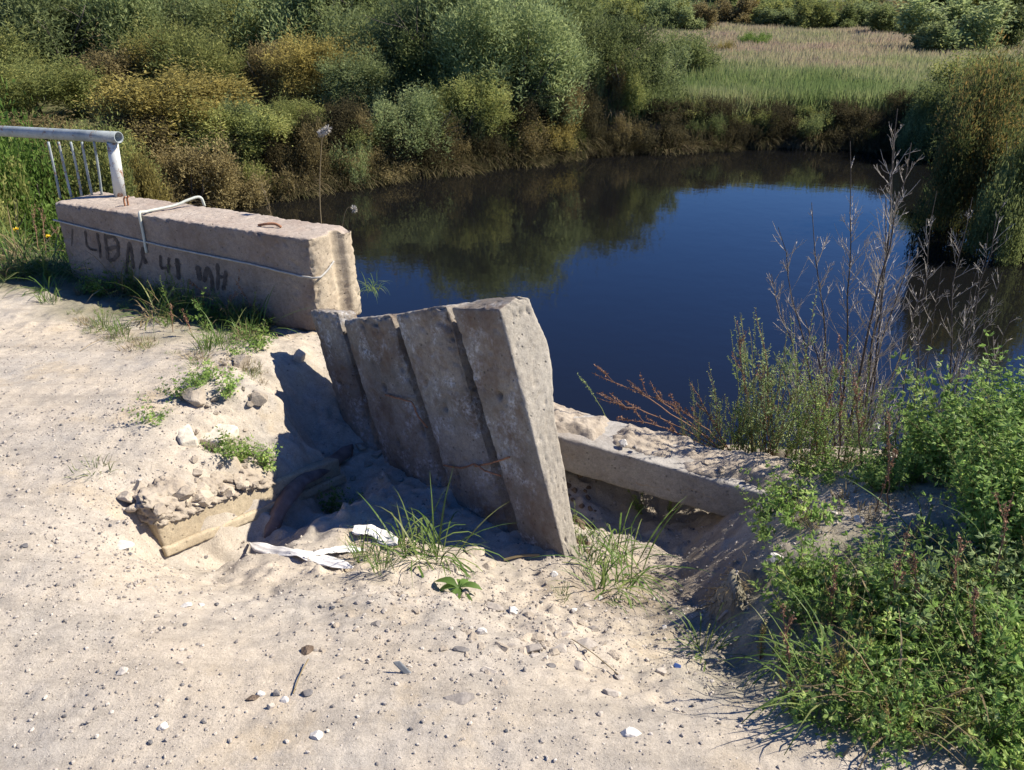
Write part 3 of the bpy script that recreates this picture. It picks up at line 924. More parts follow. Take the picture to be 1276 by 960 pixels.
# ---- old wall in the pit
wl = 1.0
w0 = WC0 - WD * .03
C = []
def wp(s, n, dz): return WC0 + WD * s + WN * n + UP * dz
C = [wp(-.02, .02, -.12), wp(wl, .02, -.2), wp(wl, -.16, -.2), wp(-.02, -.16, -.12), wp(-.02, .0, .115), wp(wl, .0, .085), wp(wl, -.14, .06), wp(-.02, -.14, .09)]
pw = hexblock('buried_wall', C, .010, .010, .0022, M['yellow_concrete'], 51)
tag(pw, 'yellowish old concrete wall exposed in the washed out pit, with a pale ledge', 'wall')
C = [wp(-.03, .014, -.03), wp(wl, .014, -.04), wp(wl, .034, -.04), wp(-.03, .034, -.03), wp(-.03, .01, .012), wp(wl, .01, .004), wp(wl, .030, .0), wp(-.03, .030, .008)]
hexblock('ledge', C, .008, .006, .0012, M['yellow_concrete'], 52, parent=pw)

# ------------------------------------------------------------------ where a pixel's ray meets the ground
def G(px, py, sink=0.0):
    d = ray(px, py)
    t = np.linspace(1.2, 14, 900)
    P = np.array([0, 0, CAM_Z])[None] + t[:, None] * d[None]
    h = height(P[:, 0], P[:, 1], True)
    if not (P[:, 2] < h).any() or P[np.argmax(P[:, 2] < h)][1] > 7:
        return G(px, py + 5, sink)
    k = np.argmax(P[:, 2] < h)
    p = P[k].copy()
    p[2] = hz(p[0], p[1]) - sink
    return p

# ------------------------------------------------------------------ stones
def ico(sub=1):
    t = (1 + 5 ** .5) / 2
    v = [(-1, t, 0), (1, t, 0), (-1, -t, 0), (1, -t, 0), (0, -1, t), (0, 1, t), (0, -1, -t), (0, 1, -t), (t, 0, -1), (t, 0, 1), (-t, 0, -1), (-t, 0, 1)]
    f = [(0,11,5),(0,5,1),(0,1,7),(0,7,10),(0,10,11),(1,5,9),(5,11,4),(11,10,2),(10,7,6),(7,1,8),(3,9,4),(3,4,2),(3,2,6),(3,6,8),(3,8,9),(4,9,5),(2,4,11),(6,2,10),(8,6,7),(9,8,1)]
    v = [unit(np.array(a, float)) for a in v]
    for _ in range(sub):
        cache = {}; nf = []
        def mid(a, b):
            k = (min(a, b), max(a, b))
            if k not in cache:
                v.append(unit(v[a] + v[b])); cache[k] = len(v) - 1
            return cache[k]
        for a, b_, c in f:
            ab, bc, ca = mid(a, b_), mid(b_, c), mid(c, a)
            nf += [(a, ab, ca), (b_, bc, ab), (c, ca, bc), (ab, bc, ca)]
        f = nf
    return np.array(v), np.array(f)
IV0, IF0 = ico(0); IV1, IF1 = ico(1); IV3, IF3 = ico(3)

def rock_mesh(name, seed, facet=.0, sub3=True):
    v, f = (IV3, IF3) if sub3 else (IV1, IF1)
    rng = np.random.default_rng(seed)
    r = 1 + .22 * fbm(v * 1.3 + seed * 3.1, 3, seed) + (.07 * fbm(v * 5 + seed, 3, seed + 4) if sub3 else 0)
    p = v * r[:, None]
    for _ in range(11):                                   # broken faces
        n = unit(rng.normal(size=3)); dcut = rng.uniform(.48, .85)
        s_ = p @ n
        p = p - np.where(s_ > dcut, (s_ - dcut) * (1 - facet * .3), 0)[:, None] * n
    return p, f

def rock(px, py, size, tone, label, cat='stone', mat='stone', squash=(1, .8, .6), seed=None, name='stone', rz=0.0, group=None, lift=.25, at=None):
    seed = int(px * 13 + py * 7) if seed is None else seed
    p, f = rock_mesh(name, seed)
    p = p * np.array(squash) * size * .5
    c = G(px, py) if at is None else np.asarray(at)
    me = mesh_np(name, p, None, f, np.full(len(p), tone), False)
    o = link(name, me, M[mat])
    o.location = (c[0], c[1], c[2] + size * .5 * squash[2] * lift)
    o.rotation_euler = (0.1, 0.05, rz)
    return tag(o, label, cat, group)

rock(374, 452, .115, .72, 'smooth grey boulder wedged under the parapet end beside the leftmost slab', squash=(.7, .6, .95), rz=.3)
rock(592, 690, .085, .9, 'white lump of mortar at the foot of the leaning slabs', mat='mortar', squash=(1, .7, .6))
rock(610, 708, .06, .8, 'small crumbly mortar lump right of the white one', mat='mortar', squash=(1, .8, .5))
rock(232, 757, .034, .98, 'small white stone on the road below the pit corner', squash=(1.1, .7, .6), rz=.4)
rock(252, 756, .022, .9, 'tiny pale pebble right of the small white stone on the road')
rock(270, 757, .02, .05, 'tiny dark pebble on the road beside the pale one')
rock(153, 841, .036, .6, 'flat beige pebble lying alone in the middle of the road', squash=(1, .9, .5))
rock(205, 910, .034, .8, 'pale pebble nearest the bottom edge of the road')
rock(31, 682 - 8 + 8, .03, .05, 'dark round pebble at the left edge of the road')
rock(382, 867, .036, .12, 'dark grey pebble near the dry stalk on the road', squash=(1, .7, .6))
rock(354, 876, .028, .95, 'white pebble in the little gravel cluster near the stalk')
rock(345, 868, .026, .1, 'dark pebble in the little gravel cluster near the stalk')
rock(325, 866, .024, .9, 'cream pebble at the left of the little gravel cluster')
rock(338, 884, .026, .5, 'tan pebble at the foot of the little gravel cluster')
rock(393, 920, .04, .85, 'pale flat stone low in the centre left of the road', squash=(1, .8, .4))
rock(152, 683, .085, .9, 'flat white stone set in the road edge by the pit corner', squash=(1, .6, .16), lift=.5)
rock(574, 872, .085, .22, 'flat bluish grey stone set flush in the sandy road', squash=(1, .55, .16), lift=.4)
rock(690, 728 - 10, .035, .95, 'white chip in front of the rightmost slab')
rock(748, 748, .036, .95, 'white pebble under the grass tuft by the gully')
rock(716, 762, .028, .98, 'round white pebble at the shade edge of the gully')
rock(828, 783, .026, .95, 'white pebble in the shaded gully floor')
rock(785, 915, .055, .95, 'white angular stone at the lower end of the eroded rut', squash=(1.1, .6, .5))
rock(966, 704, .06, .93, 'round white stone on the bank beside the root lump', squash=(1, .95, .9), lift=.5)
rock(1009, 709, .035, .95, 'small white stone right of the round white one on the bank')
rock(1072, 649, .05, .97, 'white stone on the sandy shoulder above the green plants')
rock(1052, 648, .05, .45, 'grey blue stone left of the white stone on the sandy shoulder')
rock(1040, 640, .035, .75, 'pale stone on the edge of the sandy shoulder')
rock(1100, 684, .055, .55, 'grey stone half hidden among the green plants', squash=(1.2, .7, .5))
rock(1105, 570, .05, .98, 'white stone under the tall weeds at the riverside', squash=(1, .7, .6))
rock(665, 812, .06, .3, 'brown grey broken stone in the rubble below the slabs', squash=(1.2, .7, .6), rz=.5)
rock(690, 815, .045, .35, 'orange brown broken stone in the rubble below the slabs', mat='soilclod')
rock(730, 806, .07, .38, 'largest grey chunk at the right of the rubble', squash=(1.2, .8, .5))
rock(685, 832, .03, .08, 'small dark pebble below the rubble', squash=(1.2, .7, .5))
rock(640, 765, .05, .95, 'pale flat chip above the rubble', squash=(1.1, .8, .4))
rock(600, 790, .045, .9, 'pale chip at the left of the rubble', squash=(.9, .6, .6))
rock(770, 845, .04, .4, 'grey pebble in the leaf shadow by the gully')
rock(762, 865, .045, .55, 'speckled stone in the middle of the leaf shadow', squash=(1.2, .8, .5))
rock(825, 838, .04, .5, 'grey stone at the gully foot')
rock(470, 780, .035, .2, 'dark chip on the sand slope left of the rubble')
rock(575, 810, .04, .12, 'dark flat chip on the sand slope below the leafy rosette', squash=(1.3, .6, .4))
rock(383, 812, .05, .1, 'dark brown clod beside the dry stalk', mat='darksoil', squash=(.7, .9, .6), cat='clod', name='clod')
rock(316, 872, .042, .1, 'reddish brown leaf like clod left of the gravel cluster', mat='darksoil', squash=(1, .7, .3), cat='clod', name='clod')
rock(843, 862 - 30, .03, .1, 'small bright blue plastic scrap in the shaded gully', mat='stone', cat='plastic scrap', name='plastic_scrap', squash=(1, .8, .6))
M['blue'] = plain_mat('blue_plastic', ((0.02, 0.05, 0.16), (0.03, 0.07, 0.22)), 0.5, 10, 50, 0.0)
bpy.data.objects['plastic_scrap'].data.materials[0] = M['blue']
# mortar slabs on top of the broken bank and crumbling lumps over the wall
for (px, py, l, wd, th, rz, lab) in ((231, 545, .16, .07, .05, -1.0, 'narrow pale mortar block set in the broken bank'), (265, 543, .17, .15, .05, -.3, 'broad pale mortar block beside the narrow one in the broken bank')):
    c = G(px, py)
    u = np.array([math.cos(rz), math.sin(rz), 0]); v_ = np.array([-u[1], u[0], 0])
    b0 = c - u * l / 2 - v_ * wd / 2 - UP * (th - .022)
    C = [b0, b0 + u * l, b0 + u * l + v_ * wd, b0 + v_ * wd]; C = C + [a + UP * th for a in C]
    tag(hexblock('mortar_block', C, .008, .010, .003, M['palemortar'], int(px)), lab, 'mortar block')
def cp(sv, n_, dz): return WC0 + WD * sv + WN * n_ + UP * dz
for j, (sa, sb_, hh_, lab) in enumerate(((-.04, .20, .115, 'crumbling sandy crust on the left end of the old wall'), (.17, .40, .095, 'crumbling sandy crust in the middle of the old wall'), (.37, .60, .07, 'brownish crumbling crust at the right of the old wall'))):
    z0, z1_ = .09, .09 + hh_
    C = [cp(sa, .018, z0), cp(sb_, .018, z0 - .01), cp(sb_, -.11, z0 - .02), cp(sa, -.09, z0), cp(sa, -.02, z1_), cp(sb_, -.03, z1_ - .01), cp(sb_, -.15, z1_ + .02), cp(sa + .02, -.12, z1_ + .0)]
    tag(hexblock('mortar_crust', C, .007, .028, .016, M['soilclod'], 120 + j * 7, chip=2.0), lab, 'mortar crust', 'mortar crusts over the old wall')
rngm = np.random.default_rng(612)
for k in range(64):
    sv = rngm.uniform(-.05, .60); nn = rngm.uniform(-.13, .012); hh_ = .10 + .10 * (1 - sv / .7) * rngm.uniform(.4, 1.0)
    sz = rngm.uniform(.025, .075) * (1 if k % 4 else 1.35)
    pale = (k % 3 != 0) and sv < .42
    rock(0, 0, sz, .8, 'angular pale mortar lump in the rubble above the old wall' if pale else 'brownish earth lump in the rubble above the old wall', 'mortar lump' if pale else 'clod', 'mortar' if pale else 'soilclod', (1.2, .9, .75),
         seed=900 + k, name='mortar_lump' if pale else 'earth_clod', group='mortar lumps above the old wall' if pale else 'earth lumps above the old wall', at=cp(sv, nn, hh_ - .01), rz=rngm.random() * 6)
# soil clods
rng = np.random.default_rng(31)
cl = [(245, 497, .10, 'big earth clod standing up in the broken bank above the mortar'), (300, 455, .09, 'earth clod among the plants near the parapet'), (320, 500, .08, 'crumbled earth clod near the pit edge')]
for px, py, sz, lab in cl:
    rock(px, py, sz * 1.2, .5, lab, 'clod', 'soilclod', (1, .9, .8), name='earth_clod')
for px, py, sz in ((450, 560, .07), (470, 570, .06), (458, 580, .05), (490, 575, .045), (430, 575, .05), (440, 600, .04), (500, 600, .035), (475, 600, .03)):
    rock(px, py, sz, .4, 'grey brown soil clod at the shaded foot of the leftmost slabs', 'clod', 'soilclod', (1, .9, .7), name='earth_clod', group='clods at the slab feet')
for k in range(34):
    px, py = rng.uniform(705, 745), rng.uniform(590, 690)
    rock(px, py, rng.uniform(.018, .045), .4, 'small dark soil crumb on the bank right of the slabs', 'clod', 'darksoil', (1, .9, .8), seed=k + 50, name='earth_clod', group='dark soil crumbs behind the right slab')
beam_n = 0
for u_, v_, sz, tn, mt, lab in ((.36, .2, .05, .95, 'stone', 'white pebble on the fallen beam near the slabs'), (.40, .18, .028, .2, 'stone', 'small dark pebble beside the white one on the fallen beam'),
                           (.62, .3, .04, .4, 'soilclod', 'earth lump in the middle of the fallen beam'), (.67, .22, .045, .4, 'soilclod', 'larger earth lump in the middle of the fallen beam'),
                           (.72, .35, .04, .4, 'soilclod', 'earth lump right of the middle of the fallen beam'), (.75, .18, .035, .4, 'soilclod', 'earth lump near the front edge of the fallen beam'), (.70, .55, .03, .4, 'soilclod', 'small earth lump at the back of the fallen beam')):
    at = s0 + BD * (u_ * Ls) + BN * (v_ * bw) + UP * .02
    rock(0, 0, sz, tn, lab, 'stone' if mt == 'stone' else 'clod', mt, (1, .85, .8), seed=int(u_ * 100), name='stone' if mt == 'stone' else 'earth_clod', at=at)

# slate shard standing in the sand
sb = G(512, 842)
C0 = sb - UP * .012
dx = np.array([.010, .002, 0]); dy = np.array([-.001, .005, 0]); up = np.array([-.034, .012, .036])
C = [C0 - dx, C0 + dx, C0 + dx + dy, C0 - dx + dy]; C += [a + up * 1.15 for a in C[:4]]
tag(hexblock('slate_shard', C, .004, .002, .0006, plain_mat('slate', ((0.10, 0.11, 0.12), (0.17, 0.18, 0.19)), .7, 30, 80, .001), 61), 'thin grey slate shard sticking up out of the sandy road', 'slate shard')

# pebbles nobody could count
rng = np.random.default_rng(8)
n = 24000
a = rng.uniform(-3.0, 2.4, n * 4); bb = rng.uniform(1.0, 4.2, n * 4)
q_ = qd(a, bb)
dens = .16 + .5 * np.clip(n2(a, bb, .35, 41) + .15, 0, 1) + .55 * np.exp(-((a + 1.35) / .3) ** 2 - ((bb - 2.1) / .5) ** 2) + .5 * np.exp(-((a - .1) / .6) ** 2 - ((bb - 2.0) / .35) ** 2) + .5*np.exp(-((a - .45) / .4) ** 2 - ((bb - 2.5) / .5) ** 2)
ok = (q_ < 3.6) & (rng.random(len(a)) < dens) & (np.abs(a) < .72 * (bb + .9))
a, bb = a[ok][:n], bb[ok][:n]
hz_ = height(a, bb, True)
sz = .0014 + .0055 * rng.random(len(a)) ** 7.0 + .0022 * rng.random(len(a)) ** 2
sc = sz[:, None] * rng.uniform(.6, 1.25, (len(a), 3)); sc[:, 2] *= .75
th = rng.uniform(0, 6.28, len(a))
jit = 1 + rng.uniform(-.22, .22, (len(a), 12, 1))
v = IV0[None] * jit * sc[:, None, :]
c_, s_ = np.cos(th)[:, None], np.sin(th)[:, None]
v = np.stack([v[..., 0] * c_ - v[..., 1] * s_, v[..., 0] * s_ + v[..., 1] * c_, v[..., 2]], -1)
v = v + np.stack([a, bb, hz_ + sz * .3], -1)[:, None, :]
f = IF0[None] + (np.arange(len(a)) * 12)[:, None, None]
tn = np.clip(rng.normal(.40, .17, len(a)), 0, .62)
me = mesh_np('gravel', v.reshape(-1, 3), None, f.reshape(-1, 3), np.repeat(tn, 12))
tag(link('gravel', me, M['stone']), 'loose fine gravel scattered over the sandy road and rubble', 'gravel', kind='stuff')
#PART3

# ------------------------------------------------------------------ plants close by
def curve_pts(p, d, L, n, bend, rng, wob=.04):
    """a growing stem: start, direction, length, gravity bend"""
    out = [np.array(p, float)]; d = unit(np.array(d, float)); st = L / n
    for i in range(n):
        d = unit(d + np.array([0, 0, -bend / n]) + rng.normal(scale=wob, size=3))
        out.append(out[-1] + d * st)
    return np.array(out)

def grass_mesh(seed, n, h, wdt, spread, bend=1.1, lean=.35, hv=.4, tone=(.1, .7)):
    rng = np.random.default_rng(seed); b = MB()
    for i in range(n):
        a = rng.uniform(0, 6.283); r = spread * rng.random() ** .7
        p = np.array([math.cos(a) * r, math.sin(a) * r, -.01])
        a2 = a + rng.normal(scale=.8)
        d = np.array([math.cos(a2) * lean * rng.uniform(.2, 1.5), math.sin(a2) * lean * rng.uniform(.2, 1.5), 1])
        L = h * rng.uniform(1 - hv, 1.15)
        P = curve_pts(p, d, L, 6, bend * rng.uniform(.3, 1.5), rng, .03)
        side = unit(np.cross(P[-1] - P[0], [0, 0, 1.0]) + rng.normal(scale=.2, size=3) * .1)
        b.blade(P, wdt * rng.uniform(.6, 1.2), side, rng.uniform(*tone))
    return b

def grass_proto(seed, n, h, wdt, spread, mat='blade', dry=.15, **k):
    b = grass_mesh(seed, n, h, wdt, spread, **k)
    return b.mesh('grass_tuft')

def place_grass(me, p, rz, sc, label, mat, cat='grass tuft', group=None, name='grass_tuft'):
    o = bpy.data.objects.new(name, me); COL.objects.link(o)
    o.location = tuple(p); o.rotation_euler = (0, 0, rz); o.scale = (sc, sc, sc)
    if not me.materials: me.materials.append(None)
    o.material_slots[0].link = 'OBJECT'; o.material_slots[0].material = M[mat]
    return tag(o, label, cat, group)

def alfalfa(seed, stems=10, h=.30, leafL=.017, upright=.9, nodes=15):
    rng = np.random.default_rng(seed)
    sb, fb_ = MB(), MB()
    for i in range(stems):
        a = rng.uniform(0, 6.283)
        d = np.array([math.cos(a), math.sin(a), 0]) * rng.uniform(.1, 1.0) / upright + np.array([0, 0, 1.0])
        L = h * rng.uniform(.6, 1.15)
        P = curve_pts([math.cos(a) * .015, math.sin(a) * .015, -.015], d, L, 8, .45, rng, .09)
        sb.tube(P, np.linspace(.0018, .0008, len(P)), 4, .3 + .4 * rng.random(), False)
        pos, ax, sd, LL, tn = [], [], [], [], []
        st = rng.uniform(.15, .85)
        for k in range(nodes):
            u = .18 + .82 * (k + rng.random() * .6) / nodes
            f = min(u, .999) * (len(P) - 1); j = int(f); q = P[j] + (P[j+1] - P[j]) * (f - j)
            tang = unit(P[j+1] - P[j])
            a2 = k * 2.4 + rng.normal(scale=.4)
            r1 = unit(np.cross(tang, [.3, .2, .9])); r2 = np.cross(tang, r1)
            out_ = r1 * math.cos(a2) + r2 * math.sin(a2)
            pet = unit(out_ + tang * .5)
            pl2 = .016 * rng.uniform(.5, 1.5) * (1.2 - .7 * u)
            tip = q + pet * pl2
            s0_ = unit(np.cross(pet, tang))
            s = leafL * rng.uniform(.7, 1.25) * (1.15 - .5 * u)
            for w_ in (-.85, 0, .85):
                dd = unit(pet * math.cos(w_) + s0_ * math.sin(w_) + rng.normal(scale=.22, size=3))
                pos.append(tip); ax.append(dd); sd.append(unit(np.cross(dd, np.cross(s0_, pet) + rng.normal(scale=.35, size=3)))); LL.append(s); tn.append(st * .6 + .4 * rng.random())
        fb_.leaves(np.array(pos), np.array(ax), np.array(sd), np.array(LL), np.array(LL) * .50, np.array(tn))
    return sb.mesh('stem'), fb_.mesh('foliage')

def weed(seed, stems=5, h=.6, leafL=.022, leafW=.3, head=.35, spread=.5, nodes=30, branch=6):
    """upright weed with small narrow leaves, side shoots, and a seedy tip"""
    rng = np.random.default_rng(seed)
    sb, fb_ = MB(), MB()
    pos, ax, sd, LL, tn = [], [], [], [], []
    def leafrow(P, n, s, u0, tone):
        for k in range(n):
            u = u0 + (1 - u0) * (k + rng.random()) / n
            f = min(u, .999) * (len(P) - 1); j = int(f); q = P[j] + (P[j+1] - P[j]) * (f - j)
            tang = unit(P[j+1] - P[j]); o_ = unit(np.cross(tang, rng.normal(size=3)))
            dd = unit(o_ + tang * rng.uniform(.2, .9))
            pos.append(q); ax.append(dd); sd.append(unit(np.cross(dd, rng.normal(size=3)))); LL.append(s * rng.uniform(.5, 1.2) * (1.1 - .55 * u)); tn.append(np.clip(tone + rng.normal(scale=.15), 0, 1))
    for i in range(stems):
        a = rng.uniform(0, 6.283)
        d = np.array([math.cos(a) * spread * rng.random(), math.sin(a) * spread * rng.random(), 1.0])
        L = h * rng.uniform(.55, 1.1)
        P = curve_pts([math.cos(a) * .02, math.sin(a) * .02, -.02], d, L, 10, .1, rng, .05)
        sb.tube(P, np.linspace(.003, .001, len(P)), 5, .3 + .6 * rng.random(), False)
        t0 = rng.uniform(.2, .7)
        leafrow(P, nodes, leafL, .1, t0)
        leafrow(P, int(nodes * 1.6), leafL * .42, 1 - head, min(1, t0 + .25))
        for k in range(branch):
            u = rng.uniform(.2, .85); f = u * (len(P) - 1); j = int(f)
            bd = unit(np.cross(P[j+1] - P[j], rng.normal(size=3))) * .6 + unit(P[j+1] - P[j])
            B = curve_pts(P[j], bd, L * rng.uniform(.12, .35) * (1.2 - u), 5, -.3, rng, .06)
            sb.tube(B, np.linspace(.0014, .0007, len(B)), 4, .5, False)
            leafrow(B, nodes // 3, leafL * .75, .1, t0)
            leafrow(B, nodes // 2, leafL * .4, .4, min(1, t0 + .25))
    fb_.leaves(np.array(pos), np.array(ax), np.array(sd), np.array(LL), np.array(LL) * leafW, np.array(tn))
    return sb.mesh('stem'), fb_.mesh('foliage')

def plant_obj(name, meshes, p, label, cat, stem_mat, leaf_m, rz=0, sc=1.0, group=None, tilt=(0, 0)):
    r = thing(name, p, label, cat, group, rz, sc)
    r.rotation_euler = (tilt[0], tilt[1], rz)
    for nm, me, mt in (('stem', meshes[0], stem_mat), ('foliage', meshes[1], leaf_m)):
        if not me.materials: me.materials.append(None)
        o = bpy.data.objects.new(nm, me); COL.objects.link(o); o.parent = r
        o.material_slots[0].link = 'OBJECT'; o.material_slots[0].material = M[mt]
    return r

ALF = [alfalfa(100 + i, stems=11 + 2 * (i % 3), h=.24 + .03 * i, leafL=.032 + .004 * (i % 3), nodes=10) for i in range(5)]
ALFT = [alfalfa(120 + i, stems=12, h=.50, leafL=.031, upright=1.5, nodes=20) for i in range(3)]
WEED = [weed(140 + i, stems=7, h=.76, leafL=.034, leafW=.34, spread=.45) for i in range(3)]
WEEDG = [weed(150 + i, stems=5, h=.34, leafL=.030 + .01 * (i % 2), leafW=.34, spread=.7, nodes=22, branch=4) for i in range(3)]
rng = np.random.default_rng(77)

# the green patch low on the right
def patch_ok(px, py):
    if px < 975 and py < 800: return False
    lo = np.interp(px, [925, 1000, 1090, 1180, 1290], [850, 890, 925, 945, 985])
    hi = np.interp(px, [925, 985, 1040, 1110, 1200, 1290], [820, 772, 742, 728, 712, 685])
    return hi < py < lo
k = 0; used = []
tries = 0
while k < 72 and tries < 6000:
    tries += 1
    px, py = rng.uniform(925, 1310), rng.uniform(660, 990)
    if not patch_ok(px, py): continue
    md = 15 + (py - 660) * .045
    if any((px - a) ** 2 + ((py - b_) * 1.3) ** 2 < md ** 2 for a, b_ in used): continue
    used.append((px, py))
    p = G(px, py, .01)
    if n2(np.array([px / 1.0]), np.array([py * 1.0]), 42., 71)[0] > .42: continue
    low = (py > np.interp(px, [925, 1000, 1090, 1180, 1290], [850, 890, 925, 945, 985]) - 60)
    if rng.random() < .66:
        plant_obj('clover_plant', ALF[rng.integers(5)], p, 'leafy three-leaved green plant in the dense patch at lower right', 'plant', 'stemgreen', rng.choice(['herb', 'herb', 'herb', 'herbgrey']), rng.uniform(0, 6.28), rng.uniform(.45, .7) if low else rng.uniform(.6, .95), 'leafy plants of the lower right patch')
    elif rng.random() < .5:
        plant_obj('weed', WEEDG[rng.integers(3)], p, 'narrow-leaved yellowish weed growing through the lower right patch', 'weed', 'dryred', 'herbyellow', rng.uniform(0, 6.28), rng.uniform(.4, .7), 'weeds in the lower right patch')
    else:
        plant_obj('weed', WEEDG[rng.integers(3)], p, 'narrow-leaved bright green weed growing through the lower right patch', 'weed', 'stemgreen', 'herb', rng.uniform(0, 6.28), rng.uniform(.4, .75), 'green weeds in the lower right patch')
    k += 1
# the taller mass behind it
k = 0; used = []; tries = 0
while k < 62 and tries < 5000:
    tries += 1
    px, py = rng.uniform(1085, 1330), rng.uniform(560, 690)
    if py < np.interp(px, [1085, 1150, 1330], [600, 575, 560]) or (px < 1215 and py > 612): continue
    if any((px - a) ** 2 + ((py - b_) * 1.5) ** 2 < 15 ** 2 for a, b_ in used): continue
    used.append((px, py))
    p = G(px, py, .01)
    plant_obj('clover_plant', ALFT[rng.integers(3)], p, 'tall leafy green plant in the thick stand at the right edge', 'plant', 'stemgreen', 'herb', rng.uniform(0, 6.28), rng.uniform(.55, 1.0) * (1 if px > 1140 else .7), 'tall plants of the right hand stand')
    k += 1
for px, py, sc, lab in ((1215, 570, 1.15, 'tallest leafy green plant against the water, right of the bare shrub'), (1165, 575, 1.1, 'tall leafy green plant just left of the tallest one'), (1260, 575, .95, 'tall leafy plant right of the tallest one')):
    plant_obj('clover_plant', ALFT[k % 3], G(px, py, .01), lab, 'plant', 'stemgreen', 'herb', px, sc); k += 1
# plants on the slope by the root lump and round the beam end
for i, (px, py, sc) in enumerate(((950, 640, .7), (978, 632, .8), (1000, 650, .7), (955, 668, .6), (1030, 600, .5), (1065, 600, .6), (1100, 612, .6), (1010, 590, .5), (1050, 585, .5), (1085, 595, .5), (1130, 600, .5))):
    plant_obj('clover_plant', ALF[i % 5], G(px, py, .01), 'leafy green plant hanging over the earth by the fallen beam end', 'plant', 'stemgreen', 'herb', i * 1.3, sc, 'plants round the fallen beam end')
for i, (px, py, sc) in enumerate(((995, 725, .7), (1005, 745, .8), (985, 775, .7), (1035, 730, .7))):
    plant_obj('clover_plant', ALF[(i + 2) % 5], G(px, py, .01), 'leafy green plant on the slope below the round white stone', 'plant', 'stemgreen', 'herb', i * 1.7, sc, 'plants below the round white stone')
# weeds behind the beam, against the water
for i, (px, py, sc, lf) in enumerate(((900, 568, .75, 'herbgrey'), (925, 575, .95, 'herbgrey'), (945, 576, 1.0, 'herbgrey'), (965, 575, 1.15, 'herbgrey'), (985, 577, .9, 'herb'), (1005, 578, .75, 'herbgrey'), (1030, 580, .7, 'herb'), (1055, 580, .6, 'herbgrey'),
                                     (1080, 580, .65, 'herb'), (1105, 580, .6, 'herbgrey'), (1130, 575, .65, 'herb'), (875, 560, .5, 'herbgrey'), (855, 552, .4, 'herbgrey'), (915, 562, .8, 'herb'), (955, 568, .9, 'herbgrey'), (1020, 572, .8, 'herb'))):
    plant_obj('riverside_weed', WEED[i % 3], G(px, py, .02), 'tall grey green weed standing along the river edge behind the fallen beam', 'weed', 'dryred' if i % 3 == 0 else 'stemgreen', lf, i * 2.1, sc, 'tall weeds behind the fallen beam')
# broken bank and left shoulder
for i, (px, py, sc, lab) in enumerate(((305, 580, .55, 'green clover like plant hanging over the old wall in the pit'), (328, 588, .5, 'small green plant at the right end of the mortar above the old wall'), (285, 565, .45, 'small green plant above the mortar lumps, left of the hanging one'),
                                     (195, 527, .45, 'small green plant alone on the road edge left of the broken bank'), (225, 497, .45, 'green plant beside the big earth clod'), (262, 470, .55, 'blue green plant above the big earth clod'), (285, 492, .5, 'green plant right of the big earth clod'),
                                     (322, 432, .55, 'green plant at the rim of the pit near the parapet'), (300, 445, .45, 'green plant left of the one at the pit rim'), (410, 640, .55, 'small bright green plant on the sand mound before the leftmost slabs'), (250, 480, .4, 'small dark green plant on the broken bank shoulder'))):
    plant_obj('clover_plant', ALF[i % 5], G(px, py, .005), lab, 'plant', 'stemgreen', 'herb', i * 1.1, sc)
for i, (px, py, sc, lab) in enumerate(((718, 680, .55, 'leafy green weed at the foot of the rightmost slab'), (800, 640, .5, 'small green weed in the gully below the fallen beam'), (835, 640, .45, 'yellow green weed in the gully below the fallen beam'), (130, 400, .4, 'small broad green weed in the parapet shade'), (150, 360, .4, 'green weed touching the parapet face'), (1040, 905, .35, 'small yellowing weed alone on the sand at lower right'))):
    plant_obj('weed', WEEDG[i % 3], G(px, py, .005), lab, 'weed', 'stemgreen', 'herb' if i != 5 else 'herbgrey', i * 1.1, sc)

